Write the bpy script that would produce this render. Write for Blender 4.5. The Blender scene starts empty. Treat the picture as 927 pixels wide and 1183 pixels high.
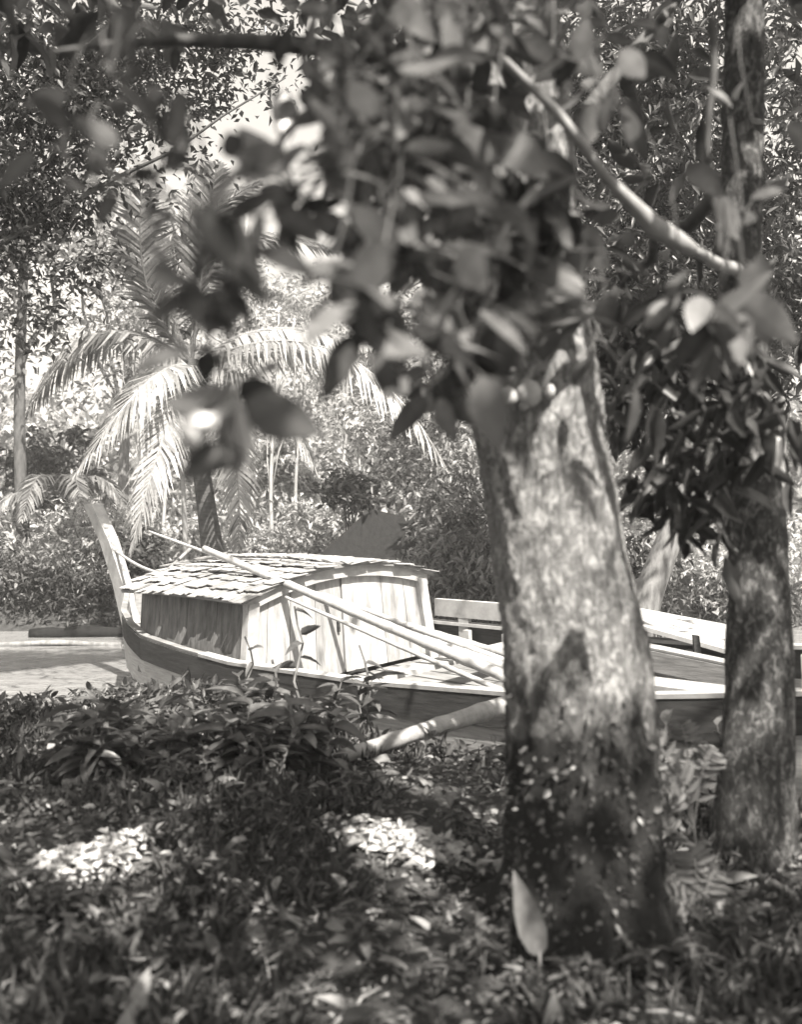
import bpy, math, random
import numpy as np
from mathutils import Vector, Matrix

R = math.radians
C = bpy.context.scene
COL = C.collection
rng = np.random.default_rng(7)
random.seed(7)

# ------------------------------------------------------------------ camera
EYE = 1.55
F = 1200.0                      # focal length in photograph pixels (927 x 1183)
cam_d = bpy.data.cameras.new('camera')
cam = bpy.data.objects.new('camera', cam_d); COL.objects.link(cam)
cam.location = (0, 0, EYE); cam.rotation_euler = (R(90), 0, 0)
cam_d.sensor_fit = 'VERTICAL'; cam_d.sensor_height = 36; cam_d.sensor_width = 36
cam_d.lens = F / 1183 * 36
cam_d.shift_y = 0.0046
cam_d.clip_start = 0.05; cam_d.clip_end = 2000
cam_d.dof.use_dof = True; cam_d.dof.focus_distance = 12.0; cam_d.dof.aperture_fstop = 1.6
cam_d.dof.aperture_blades = 0
C.camera = cam

# ------------------------------------------------------------------ light
SUN_EL = R(52); SUN_AZ = (0.36, -0.933)
S = np.array([SUN_AZ[0]*math.cos(SUN_EL), SUN_AZ[1]*math.cos(SUN_EL), math.sin(SUN_EL)])
w = bpy.data.worlds.new('World'); C.world = w; w.use_nodes = True
nt = w.node_tree; nt.nodes.clear()
sky = nt.nodes.new('ShaderNodeTexSky'); sky.sky_type = 'NISHITA'; sky.sun_disc = False
sky.sun_elevation = SUN_EL; sky.sun_rotation = math.atan2(SUN_AZ[0], SUN_AZ[1])
sky.dust_density = 4.0; sky.air_density = 1.0
bw = nt.nodes.new('ShaderNodeRGBToBW')
tint = nt.nodes.new('ShaderNodeMixRGB'); tint.blend_type = 'MULTIPLY'; tint.inputs[0].default_value = 1
tint.inputs[2].default_value = (1.0, 0.945, 0.865, 1)
bg = nt.nodes.new('ShaderNodeBackground'); bg.inputs[1].default_value = 0.115
wo = nt.nodes.new('ShaderNodeOutputWorld')
nt.links.new(sky.outputs[0], bw.inputs[0]); hz = nt.nodes.new('ShaderNodeMath'); hz.operation = 'MULTIPLY_ADD'; hz.inputs[1].default_value = .6; hz.inputs[2].default_value = 1.15   # hazy white tropical sky
nt.links.new(bw.outputs[0], hz.inputs[0]); nt.links.new(hz.outputs[0], tint.inputs[1])
nt.links.new(tint.outputs[0], bg.inputs[0]); nt.links.new(bg.outputs[0], wo.inputs[0])
sl = bpy.data.lights.new('sun', 'SUN'); sl.energy = 4.6; sl.angle = R(0.6); sl.color = (1.0, 0.945, 0.865)
so = bpy.data.objects.new('sun', sl); COL.objects.link(so); so.location = (5, -5, 20)
so.rotation_euler = Vector(S).to_track_quat('Z', 'Y').to_euler()
C.view_settings.view_transform = 'Standard'; C.view_settings.look = 'None'
C.view_settings.exposure = 1.8; C.view_settings.gamma = 1
C.render.engine = 'CYCLES'
C.cycles.max_bounces = 6; C.cycles.transparent_max_bounces = 4; C.cycles.transmission_bounces = 4
C.cycles.use_denoising = True
C.cycles.sample_clamp_indirect = 6

# ------------------------------------------------------------------ helpers
def P(px, py, d):
    return np.array([(px-463.5)/F*d, d, EYE-(py-597)/F*d])
def proj(p):
    p = np.asarray(p, float); d = np.maximum(p[..., 1], 1e-3)
    return 463.5+p[..., 0]/d*F, 597-(p[..., 2]-EYE)/d*F
def setp(o, label=None, cat=None, group=None, kind=None):
    for k, v in (('label', label), ('category', cat), ('group', group), ('kind', kind)):
        if v: o[k] = v
    return o
def thing(name, label, cat, loc=(0, 0, 0), rot=(0, 0, 0), group=None):
    o = bpy.data.objects.new(name, None); COL.objects.link(o)
    o.location = loc; o.rotation_euler = rot; o.empty_display_size = .1
    return setp(o, label, cat, group)

class MB:
    """collects vertices, faces and a tone value per vertex; build() links ONE mesh object"""
    def __init__(s): s.v = []; s.f = []; s.t = []; s.n = 0
    def add(s, v, f, t=0.5):
        v = np.asarray(v, float).reshape(-1, 3)
        s.v.append(v)
        for q in f: s.f.append(tuple(int(i)+s.n for i in q))
        s.t.append(np.full(len(v), t) if np.isscalar(t) else np.asarray(t, float))
        s.n += len(v)
    def box(s, c, e, M=None, t=0.5, jit=0):
        c = np.array(c, float); e = np.array(e, float)/2
        v = np.array([[x, y, z] for x in (-1, 1) for y in (-1, 1) for z in (-1, 1)], float)*e
        if jit: v += rng.normal(0, jit, v.shape)
        if M is not None: v = v @ np.array(M).T
        s.add(v+c, [(0, 1, 3, 2), (4, 6, 7, 5), (0, 4, 5, 1), (2, 3, 7, 6), (0, 2, 6, 4), (1, 5, 7, 3)], t)
    def tube(s, pts, rad, n=10, t=0.5, cap=True, bump=0.0):
        pts = np.array(pts, float); k = len(pts)
        rad = np.full(k, rad) if np.isscalar(rad) else np.array(rad, float)
        tan = np.gradient(pts, axis=0); tan /= np.linalg.norm(tan, axis=1)[:, None]+1e-9
        ref = np.array([0, 0, 1.]) if abs(tan[:, 2]).mean() < .8 else np.array([0, 1., 0])
        a = np.cross(tan, ref); a /= np.linalg.norm(a, axis=1)[:, None]+1e-9
        b = np.cross(tan, a)
        th = np.linspace(0, 2*math.pi, n, endpoint=False)
        rr = rad[:, None]*(1+(rng.normal(0, bump, (k, n)) if bump else 0))
        v = pts[:, None]+rr[..., None]*(np.cos(th)[None, :, None]*a[:, None]+np.sin(th)[None, :, None]*b[:, None])
        f = [(i*n+j, i*n+(j+1) % n, (i+1)*n+(j+1) % n, (i+1)*n+j) for i in range(k-1) for j in range(n)]
        if cap: f += [tuple(range(n))[::-1], tuple((k-1)*n+j for j in range(n))]
        s.add(v, f, t)
    def build(s, name, mat, parent=None, smooth=False):
        V = np.concatenate(s.v) if s.v else np.zeros((0, 3))
        me = bpy.data.meshes.new(name); me.from_pydata(V.tolist(), [], s.f)
        at = me.attributes.new('tone', 'FLOAT', 'POINT'); at.data.foreach_set('value', np.concatenate(s.t).astype(np.float32))
        return link(name, me, mat, parent, smooth)
def link(name, me, mat, parent=None, smooth=False):
    if smooth: me.polygons.foreach_set('use_smooth', [True]*len(me.polygons))
    me.materials.append(mat)
    o = bpy.data.objects.new(name, me); COL.objects.link(o)
    if parent: o.parent = parent
    return o

# leaf templates: (u along, v across, w lift) and faces
T_SMALL = (np.array([(0, 0, 0), (.42, -.5, .10), (1, 0, -.12), (.42, .5, .10)], float), [(0, 1, 2), (0, 2, 3)])
def big_template(st=(0, .12, .35, .62, .86, 1), wd=(0.04, .34, .5, .43, .2, 0.01), droop=.14, fold=.04):
    v = []; f = []
    for u, h in zip(st, wd):
        z = -droop*u*u
        v += [(u, -h, z+fold*h*2), (u, 0, z), (u, h, z+fold*h*2)]
    for i in range(len(st)-1):
        a = i*3
        f += [(a, a+3, a+4, a+1), (a+1, a+4, a+5, a+2)]
    return np.array(v, float), f
T_BIG = big_template()
T_MID = big_template((0, .3, .7, 1), (.05, .5, .38, .02), .15, .12)
T_LONG = big_template((0, .15, .45, .75, 1), (.12, .5, .48, .3, .02), .35, .12)

def unit(a): return a/(np.linalg.norm(a, axis=-1, keepdims=True)+1e-9)
def rand_dirs(n, down=0.0, flat=1.0):
    d = rng.normal(size=(n, 3)); d[:, 2] *= flat; d = unit(d); d[:, 2] -= down
    return unit(d)
def leaves_data(pos, dirs, L, W, tmpl, tone=None, up=None, roll=.6):
    pos = np.asarray(pos, float); n = len(pos); V, Fc = tmpl
    if up is None: up = np.tile([0, 0, 1.], (n, 1))
    up = unit(up+rng.normal(0, roll, (n, 3)))
    side = unit(np.cross(dirs, up)); nor = np.cross(side, dirs)
    L = np.broadcast_to(L, (n,)); W = np.broadcast_to(W, (n,))
    v = (pos[:, None] + (V[None, :, 0, None]*L[:, None, None])*dirs[:, None]
         + (V[None, :, 1, None]*W[:, None, None])*side[:, None] + (V[None, :, 2, None]*L[:, None, None])*nor[:, None])
    if tone is None: tone = rng.random(n)
    tv = np.repeat(tone, len(V)).reshape(n, -1)
    if len(V) >= 12: tv = np.clip(tv*.9+np.where(V[None, :, 1] == 0, .22, -.04)+rng.normal(0, .05, tv.shape), 0, 1)   # paler midrib
    return v.reshape(-1, 3), tv.ravel(), Fc, len(V), n
def leaf_mesh(name, parts, mat, parent=None, smooth=False):
    """parts: list of leaves_data results (possibly different templates)"""
    vs = []; ts = []; loops = []; sizes = []; off = 0
    for v, t, Fc, nv, n in parts:
        vs.append(v); ts.append(t)
        base = off+np.arange(n)*nv
        by = {}
        for q in Fc: by.setdefault(len(q), []).append(q)
        for k, qs in by.items():
            idx = (base[:, None, None]+np.array(qs)[None]).reshape(-1)
            loops.append(idx); sizes.append(np.full(n*len(qs), k))
        off += n*nv
    V = np.concatenate(vs); T = np.concatenate(ts); Lp = np.concatenate(loops); Sz = np.concatenate(sizes)
    me = bpy.data.meshes.new(name)
    me.vertices.add(len(V)); me.vertices.foreach_set('co', V.astype(np.float32).ravel())
    me.loops.add(len(Lp)); me.loops.foreach_set('vertex_index', Lp.astype(np.int32))
    me.polygons.add(len(Sz)); st = np.concatenate([[0], np.cumsum(Sz)[:-1]])
    me.polygons.foreach_set('loop_start', st.astype(np.int32)); me.polygons.foreach_set('loop_total', Sz.astype(np.int32))
    me.update(calc_edges=True); me.validate()
    at = me.attributes.new('tone', 'FLOAT', 'POINT'); at.data.foreach_set('value', T.astype(np.float32))
    return link(name, me, mat, parent, smooth)

# ------------------------------------------------------------------ materials (the place is seen in monochrome: greys only)
def new_mat(name):
    m = bpy.data.materials.new(name); m.use_nodes = True; n = m.node_tree.nodes; l = m.node_tree.links
    return m, n, l, n['Principled BSDF']
def leaf_mat(name, lo, hi, trans=.35, rough=.42, spec=.5):
    m, n, l, p = new_mat(name)
    a = n.new('ShaderNodeAttribute'); a.attribute_name = 'tone'
    mr = n.new('ShaderNodeMapRange'); mr.inputs['To Min'].default_value = lo; mr.inputs['To Max'].default_value = hi
    l.new(a.outputs['Fac'], mr.inputs['Value'])
    tc = n.new('ShaderNodeTexCoord'); nz = n.new('ShaderNodeTexNoise'); nz.inputs['Scale'].default_value = 22
    l.new(tc.outputs['Object'], nz.inputs['Vector'])
    m2 = n.new('ShaderNodeMapRange'); m2.inputs['From Min'].default_value = .3; m2.inputs['From Max'].default_value = .7
    m2.inputs['To Min'].default_value = .75; m2.inputs['To Max'].default_value = 1.25
    l.new(nz.outputs['Fac'], m2.inputs['Value'])
    mu = n.new('ShaderNodeMath'); mu.operation = 'MULTIPLY'; l.new(mr.outputs[0], mu.inputs[0]); l.new(m2.outputs[0], mu.inputs[1])
    l.new(mu.outputs[0], p.inputs['Base Color']); p.inputs['Roughness'].default_value = rough
    p.inputs['Specular IOR Level'].default_value = spec
    tr = n.new('ShaderNodeBsdfTranslucent'); l.new(mu.outputs[0], tr.inputs['Color'])
    mx = n.new('ShaderNodeMixShader'); mx.inputs[0].default_value = trans
    l.new(p.outputs[0], mx.inputs[1]); l.new(tr.outputs[0], mx.inputs[2])
    l.new(mx.outputs[0], n['Material Output'].inputs['Surface'])
    return m
def grain_mat(name, lo, hi, scale=(1, 1, 1), ns=6, detail=8, rough=.8, bump=.3, dist=.02, tone=.0, contrast=(.3, .7), spec=.2):
    m, n, l, p = new_mat(name)
    tc = n.new('ShaderNodeTexCoord'); mp = n.new('ShaderNodeMapping'); mp.inputs['Scale'].default_value = scale
    l.new(tc.outputs['Object'], mp.inputs['Vector'])
    nz = n.new('ShaderNodeTexNoise'); nz.inputs['Scale'].default_value = ns; nz.inputs['Detail'].default_value = detail; nz.inputs['Roughness'].default_value = .65
    l.new(mp.outputs[0], nz.inputs['Vector'])
    mr = n.new('ShaderNodeMapRange'); mr.inputs['From Min'].default_value = contrast[0]; mr.inputs['From Max'].default_value = contrast[1]
    mr.inputs['To Min'].default_value = lo; mr.inputs['To Max'].default_value = hi
    l.new(nz.outputs['Fac'], mr.inputs['Value'])
    out = mr.outputs[0]
    if tone:
        a = n.new('ShaderNodeAttribute'); a.attribute_name = 'tone'
        t2 = n.new('ShaderNodeMapRange'); t2.inputs['To Min'].default_value = 1-tone; t2.inputs['To Max'].default_value = 1+tone
        l.new(a.outputs['Fac'], t2.inputs['Value'])
        mu = n.new('ShaderNodeMath'); mu.operation = 'MULTIPLY'; l.new(out, mu.inputs[0]); l.new(t2.outputs[0], mu.inputs[1]); out = mu.outputs[0]
    l.new(out, p.inputs['Base Color']); p.inputs['Roughness'].default_value = rough; p.inputs['Specular IOR Level'].default_value = spec
    if bump:
        b = n.new('ShaderNodeBump'); b.inputs['Strength'].default_value = bump; b.inputs['Distance'].default_value = dist
        l.new(nz.outputs['Fac'], b.inputs['Height']); l.new(b.outputs[0], p.inputs['Normal'])
    return m
def bark_mat(name, base_lo, base_hi, patch, moss, z0=None, z1=None, pscale=9., pth=(.50, .60)):
    """mottled bark: fissures, pale lichen patches, dark moss growing up from the foot"""
    m, n, l, p = new_mat(name)
    tc = n.new('ShaderNodeTexCoord'); mp = n.new('ShaderNodeMapping'); mp.inputs['Scale'].default_value = (1, 1, .35)
    l.new(tc.outputs['Object'], mp.inputs['Vector'])
    n1 = n.new('ShaderNodeTexNoise'); n1.inputs['Scale'].default_value = 40; n1.inputs['Detail'].default_value = 9; n1.inputs['Roughness'].default_value = .7
    l.new(mp.outputs[0], n1.inputs['Vector'])
    c1 = n.new('ShaderNodeMapRange'); c1.inputs['From Min'].default_value = .34; c1.inputs['From Max'].default_value = .66
    c1.inputs['To Min'].default_value = base_lo; c1.inputs['To Max'].default_value = base_hi; l.new(n1.outputs['Fac'], c1.inputs['Value'])
    mp2 = n.new('ShaderNodeMapping'); mp2.inputs['Scale'].default_value = (1, 1, .6); l.new(tc.outputs['Object'], mp2.inputs['Vector'])
    n2 = n.new('ShaderNodeTexNoise'); n2.inputs['Scale'].default_value = pscale; n2.inputs['Detail'].default_value = 5; n2.inputs['Roughness'].default_value = .6
    n2.inputs['Distortion'].default_value = .6
    l.new(mp2.outputs[0], n2.inputs['Vector'])
    c2 = n.new('ShaderNodeMapRange'); c2.inputs['From Min'].default_value = pth[0]; c2.inputs['From Max'].default_value = pth[1]; l.new(n2.outputs['Fac'], c2.inputs['Value'])
    mx = n.new('ShaderNodeMix'); mx.data_type = 'RGBA'
    l.new(c2.outputs[0], mx.inputs['Factor']); l.new(c1.outputs[0], mx.inputs['A']); mx.inputs['B'].default_value = (patch, patch, patch, 1)
    out = mx.outputs['Result']
    if z0 is not None:
        sx = n.new('ShaderNodeSeparateXYZ'); l.new(tc.outputs['Object'], sx.inputs[0])
        n3 = n.new('ShaderNodeTexNoise'); n3.inputs['Scale'].default_value = 7; n3.inputs['Detail'].default_value = 6; l.new(tc.outputs['Object'], n3.inputs['Vector'])
        ad = n.new('ShaderNodeMath'); ad.operation = 'MULTIPLY_ADD'; ad.inputs[1].default_value = 1.3; l.new(n3.outputs['Fac'], ad.inputs[0]); l.new(sx.outputs['Z'], ad.inputs[2])
        c3 = n.new('ShaderNodeMapRange'); c3.inputs['From Min'].default_value = z0+.65; c3.inputs['From Max'].default_value = z1+.65
        c3.inputs['To Min'].default_value = 1; c3.inputs['To Max'].default_value = 0; l.new(ad.outputs[0], c3.inputs['Value'])
        m3 = n.new('ShaderNodeMix'); m3.data_type = 'RGBA'; l.new(c3.outputs[0], m3.inputs['Factor']); l.new(out, m3.inputs['A']); m3.inputs['B'].default_value = (moss, moss, moss, 1)
        out = m3.outputs['Result']
    l.new(out, p.inputs['Base Color']); p.inputs['Roughness'].default_value = .9; p.inputs['Specular IOR Level'].default_value = .2
    b = n.new('ShaderNodeBump'); b.inputs['Strength'].default_value = 1.0; b.inputs['Distance'].default_value = .05
    l.new(n1.outputs['Fac'], b.inputs['Height']); l.new(b.outputs[0], p.inputs['Normal'])
    return m

M = {}
M['leaf_near'] = leaf_mat('leaf_near', .03, .22, .25, .30)
M['leaf_canopy'] = leaf_mat('leaf_canopy', .02, .08, .25, .45)
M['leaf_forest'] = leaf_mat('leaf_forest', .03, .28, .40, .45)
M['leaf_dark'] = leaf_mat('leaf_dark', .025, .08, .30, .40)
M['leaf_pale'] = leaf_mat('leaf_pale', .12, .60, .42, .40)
M['leaf_bank'] = leaf_mat('leaf_bank', .05, .16, .30, .36)
M['palm'] = leaf_mat('palm', .18, .46, .30, .34)
M['leaf_fern'] = leaf_mat('leaf_fern', .07, .16, .3, .5)
M['palm_painted_shade'] = leaf_mat('palm_painted_shade', .03, .09, .2, .4)  # shade on the hanging frond, put into a darker leaf colour
M['litter'] = leaf_mat('litter', .02, .26, .15, .6)
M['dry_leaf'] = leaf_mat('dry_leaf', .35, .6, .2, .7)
M['grass'] = leaf_mat('grass', .03, .18, .3, .5)
M['bark_main'] = bark_mat('bark_main', .10, .40, .52, .03, .72, 1.15, 34., (.52, .60))
M['bark_right'] = bark_mat('bark_right', .03, .12, .30, .03, -.3, .2, 38., (.50, .68))
M['bark_grey'] = grain_mat('bark_grey', .10, .26, (1, 1, .3), 14, bump=.5)
M['bark_pale'] = grain_mat('bark_pale', .2, .4, (1, 1, .3), 10, bump=.4)
M['bark_dark'] = grain_mat('bark_dark', .04, .12, (1, 1, .3), 12, bump=.5)
M['palm_bark'] = grain_mat('palm_bark', .03, .10, (1, 1, 4), 5, bump=.6)
M['wood_pale'] = grain_mat('wood_pale', .24, .42, (1, 1, 1), 5, bump=.15, tone=.18)
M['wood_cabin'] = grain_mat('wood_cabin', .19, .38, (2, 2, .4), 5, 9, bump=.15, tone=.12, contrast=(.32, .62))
M['wood_grey'] = grain_mat('wood_grey', .13, .27, (.4, 1, 3), 9, bump=.25, tone=.12)
M['wood_hull'] = grain_mat('wood_hull', .22, .42, (.5, 1, 6), 7, bump=.3)
M['wood_dark'] = grain_mat('wood_dark', .02, .055, (.4, 1, 3), 9, bump=.25, tone=.15)
M['wood_wall'] = grain_mat('wood_wall', .06, .19, (3, 3, .5), 5, bump=.2, tone=.25)  # shade on the cabin sides is put into this darker plank colour
M['shingle'] = grain_mat('shingle', .20, .38, (1, 1, 1), 7, bump=.3, tone=.40)
M['bamboo'] = grain_mat('bamboo', .24, .42, (1, 1, 1), 8, bump=.1, rough=.5)
M['log'] = grain_mat('log', .18, .36, (1, 1, 1), 9, bump=.4)
M['thatch'] = grain_mat('thatch', .004, .016, (1, 1, .2), 14, bump=.6)
M['ground'] = grain_mat('ground', .02, .075, (1, 1, 1), 5, 12, .95, .9, .06)
M['stone'] = grain_mat('stone', .3, .55, (1, 1, 1), 6, bump=.5)
def water_mat():
    m, n, l, p = new_mat('water')
    p.inputs['Base Color'].default_value = (.24, .24, .24, 1); p.inputs['Roughness'].default_value = .12; p.inputs['IOR'].default_value = 1.33
    p.inputs['Specular IOR Level'].default_value = .8
    tc = n.new('ShaderNodeTexCoord'); nz = n.new('ShaderNodeTexNoise'); nz.inputs['Scale'].default_value = 2.2; nz.inputs['Detail'].default_value = 4
    b = n.new('ShaderNodeBump'); b.inputs['Strength'].default_value = .35; b.inputs['Distance'].default_value = .08
    l.new(tc.outputs['Object'], nz.inputs['Vector']); l.new(nz.outputs['Fac'], b.inputs['Height']); l.new(b.outputs[0], p.inputs['Normal'])
    return m
M['water'] = water_mat()

# ------------------------------------------------------------------ terrain and water
WATER = -0.90
def smooth(a, b, x):
    t = np.clip((x-a)/(b-a), 0, 1); return t*t*(3-2*t)
def vnoise(x, y, s=1.0, seed=0):
    r = np.zeros_like(np.asarray(x, float))
    for k in range(5):
        a = 1.7*k+seed; f = s*1.9**k
        r = r+np.sin(f*(x*math.cos(a)+y*math.sin(a))+a*3.1)*np.cos(f*.9*(y*math.cos(a*1.3)-x*math.sin(a*1.3))+a)/1.7**k
    return r
def ground_z(x, y):
    x = np.asarray(x, float); y = np.asarray(y, float)
    # near bank: falls to the creek along a line parallel to the boat
    q = (x*0.66 + y*0.75) - 5.30      # >0 is past the brow of the bank
    q = np.maximum(q, (y-8.4)*.8)
    near = .02+.05*vnoise(x, y, 1.3)+.02*vnoise(x, y, 4.5, 2) - 1.9*smooth(-.3, 2.4, q)
    near = near + .16*np.exp(-((x+1.15)**2/.8+(y-5.3)**2/.7))
    far = -1.5 + 1.15*smooth(21.6, 24.6, y-.10*x) + .5*smooth(25, 45, y) + .1*vnoise(x, y, .4, 1)
    return np.where(y < 17, near, np.maximum(-1.9, far))
xs = np.unique(np.concatenate([np.linspace(-6, 6, 150), np.linspace(-60, 60, 70), [-900, -300, -120, 120, 300, 900]]))
ys = np.unique(np.concatenate([np.linspace(0.5, 10, 130), np.linspace(-40, 70, 90), [-900, -200, 120, 300, 900]]))
X, Y = np.meshgrid(xs, ys); Z = ground_z(X, Y)
nx = len(xs)
gm = MB(); gm.add(np.stack([X, Y, Z], -1), [(j*nx+i, j*nx+i+1, (j+1)*nx+i+1, (j+1)*nx+i) for j in range(len(ys)-1) for i in range(nx-1)])
setp(gm.build('ground', M['ground'], smooth=True), kind='structure')
wm = MB(); wm.add([(-300, 5, WATER), (300, 5, WATER), (300, 40, WATER), (-300, 40, WATER)], [(0, 1, 2, 3)])
setp(wm.build('water', M['water']), kind='structure')

hzm = bpy.data.materials.new('haze'); hzm.use_nodes = True; hn = hzm.node_tree; hn.nodes.remove(hn.nodes['Principled BSDF'])
pv = hn.nodes.new('ShaderNodeVolumePrincipled'); pv.inputs['Color'].default_value = (.95, .95, .95, 1); pv.inputs['Density'].default_value = .0022
hn.links.new(pv.outputs[0], hn.nodes['Material Output'].inputs['Volume'])
hb_ = MB(); hb_.box((0, 40, 9.3), (170, 130, 26)); setp(hb_.build('haze', hzm), 'pale humid haze filling the air over the creek', kind='stuff')

# ------------------------------------------------------------------ boat (local: x forward to the bow, y to the near side, z up from the waterline)
boat = thing('wooden_boat', 'long wooden river boat with pale shingled cabin and tall raked prow', 'boat',
             (-.593, 11.965, WATER), (R(-4.0), 0, math.atan2(.717, -.697)))
bpy.context.view_layer.update()
ss = np.array([-6.6, -6.0, -5, -4, -3, -2, -1, 0, 1, 2, 2.7, 3.4, 4.0, 4.45, 4.75])
hb = np.interp(ss, [-6.6, -6, -4, -2, 0, 1, 2, 2.7, 3.4, 4.0, 4.45, 4.75], [.80, .92, 1.28, 1.46, 1.52, 1.50, 1.40, 1.18, .88, .50, .22, .05])
gh = np.interp(ss, [-6.6, -5, -4, -2, 0, 2, 2.8, 3.6, 4.75], [1.40, 1.22, 1.12, 1.04, 1.02, 1.12, 1.2, 1.28, 1.42])
prof = [(1.0, 1.0), (1.0, .72), (.97, .42), (.72, .12), (.40, -.08), (0, -.16)]
hm = MB(); v = []
for s_, b_, h_ in zip(ss, hb, gh):
    row = []
    for a_, z_ in prof: row.append((s_+.04*z_*0, b_*a_, h_*z_ if z_ > 0 else z_))
    row += [(p[0], -p[1], p[2]) for p in row[-2::-1]]
    v += row
k = 2*len(prof)-1
hm.add(v, [(i*k+j, (i+1)*k+j, (i+1)*k+j+1, i*k+j+1) for i in range(len(ss)-1) for j in range(k-1)]
       + [tuple(range(k))], .5)
hull = hm.build('hull', M['wood_hull'], boat, smooth=False)
sol = hull.modifiers.new('thick', 'SOLIDIFY'); sol.thickness = .045; sol.offset = 1
def strake(side, z_a, z_b, out0, out1, s0, s1, n=26):
    m = MB(); sv = np.linspace(s0, s1, n); b = np.interp(sv, ss, hb); h = np.interp(sv, ss, gh); r = []
    for s_, b_, h_ in zip(sv, b, h):
        r += [(s_, side*(b_+out0), h_+z_a), (s_, side*(b_+out1), h_+z_a), (s_, side*(b_*.998+out1), h_+z_b), (s_, side*(b_*.998+out0), h_+z_b)]
    f = [(i*4+j, i*4+(j+1) % 4, (i+1)*4+(j+1) % 4, (i+1)*4+j) for i in range(n-1) for j in range(4)] + [(0, 1, 2, 3), tuple((n-1)*4+j for j in (3, 2, 1, 0))]
    m.add(r, f); return m
for sd in (1, -1):
    strake(sd, -.005, -.27, .0, .075, -6.5, 3.2).build('wale', M['wood_dark'], boat)
    strake(sd, .035, .0, -.05, .085, -6.55, .6).build('gunwale', M['wood_pale'], boat)
    strake(sd, .03, .0, -.03, .06, .6, 4.6).build('bow_rail', M['wood_grey'], boat)
# stem post
sp = MB(); pts = [(4.4, -.15), (4.66, .35), (4.86, .9), (5.04, 1.45), (5.36, 2.1), (5.80, 2.66)]
r = []
for i, (x_, z_) in enumerate(pts):
    wd = [.07, .07, .07, .075, .085, .09][i]; dp = [.16, .17, .18, .18, .17, .16][i]
    r += [(x_-dp, wd, z_), (x_+dp, wd*.7, z_), (x_+dp, -wd*.7, z_), (x_-dp, -wd, z_)]
sp.add(r, [(i*4+j, i*4+(j+1) % 4, (i+1)*4+(j+1) % 4, (i+1)*4+j) for i in range(5) for j in range(4)]+[(0, 1, 2, 3), (23, 22, 21, 20)])
sp.build('stem_post', M['wood_pale'], boat)
# decks
def deck(s0, s1, z, mat, inset=.08, nb=9):
    m = MB(); edges = np.linspace(-1, 1, nb+1)
    for i in range(nb):
        sv = np.linspace(s0, s1, 9); b = np.interp(sv, ss, hb)*.93-inset
        a0 = edges[i]+.012; a1 = edges[i+1]-.012; zz = z+random.uniform(-.006, .006); r = []
        hz = np.interp(sv, ss, gh)-1.02 if z > 1 else 0*sv
        for s_, b_, q in zip(sv, b, hz): r += [(s_, b_*a0, zz+q), (s_, b_*a1, zz+q), (s_, b_*a1, zz+q-.03), (s_, b_*a0, zz+q-.03)]
        m.add(r, [(k_*4+j, k_*4+(j+1) % 4, (k_+1)*4+(j+1) % 4, (k_+1)*4+j) for k_ in range(8) for j in range(4)]+[(0, 1, 2, 3), (35, 34, 33, 32)], random.random())
    return m
deck(-6.2, .0, .62, None).build('deck', M['wood_grey'], boat)
deck(2.4, 4.4, .93, None, .05, 7).build('foredeck', M['wood_grey'], boat)
# ribs inside the open after part
for s_ in np.arange(-5.6, -.3, .62):
    b_ = float(np.interp(s_, ss, hb)); h_ = float(np.interp(s_, ss, gh))
    for sd in (1, -1):
        m = MB(); m.box((s_, sd*(b_*.955-.05), h_*.5+.30), (.09, .06, h_*.9-.55)); m.build('rib', M['wood_pale'], boat)
# raised rail board on the far side, on posts
rb = MB(); sv = np.linspace(-2.5, -.02, 14); r = []
for s_ in sv:
    b_ = np.interp(s_, ss, hb); h_ = np.interp(s_, ss, gh)
    r += [(s_, -b_-.03, h_+.10), (s_, -b_+.04, h_+.10), (s_, -b_+.04, h_+.31), (s_, -b_-.03, h_+.31)]
rb.add(r, [(i*4+j, i*4+(j+1) % 4, (i+1)*4+(j+1) % 4, (i+1)*4+j) for i in range(13) for j in range(4)]+[(0, 1, 2, 3), (55, 54, 53, 52)])
rb.build('rail_board', M['wood_pale'], boat)
for s_ in (-.5, -1.5, -2.4):
    b_ = float(np.interp(s_, ss, hb)); h_ = float(np.interp(s_, ss, gh))
    m = MB(); m.box((s_, -b_+.005, h_-.06), (.16, .06, .315)); m.build('rail_post', M['wood_pale'], boat)
# thwarts and a stern locker board
for s_ in (-1.5, -3.1):
    b_ = float(np.interp(s_, ss, hb)); m = MB(); m.box((s_, 0, .93), (.26, b_*1.85, .05)); m.build('thwart', M['wood_pale'], boat)
def slab(corners, th_):
    c_ = [np.array(boat.matrix_world.inverted() @ Vector(P(*k_))) for k_ in corners]
    q = np.array(c_); nrm = np.cross(q[1]-q[0], q[3]-q[0]); nrm = nrm/np.linalg.norm(nrm)*th_
    m = MB(); m.add(np.concatenate([q, q+nrm]), [(3, 2, 1, 0), (4, 5, 6, 7), (0, 1, 5, 4), (1, 2, 6, 5), (2, 3, 7, 6), (3, 0, 4, 7)], random.random()); return m
slab([(700, 716, 10.3), (862, 762, 9.2), (862, 730, 10.6), (700, 699, 11.6)], .04).build('sloping_board', M['wood_pale'], boat)
slab([(690, 762, 9.9), (865, 797, 8.7), (865, 774, 8.7), (690, 738, 9.9)], .05).build('coaming', M['wood_grey'], boat)
slab([(690, 738, 9.86), (865, 774, 8.66), (865, 769, 8.8), (690, 733, 10.0)], .02).build('coaming_cap', M['wood_pale'], boat)
slab([(700, 790, 8.9), (862, 812, 7.9), (862, 800, 8.3), (700, 780, 9.3)], .04).build('side_bench', M['wood_pale'], boat)
slab([(802, 758, 9.4), (810, 760, 9.4), (807, 734, 9.4), (800, 733, 9.4)], .05).build('peg', M['wood_dark'], boat)
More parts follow.
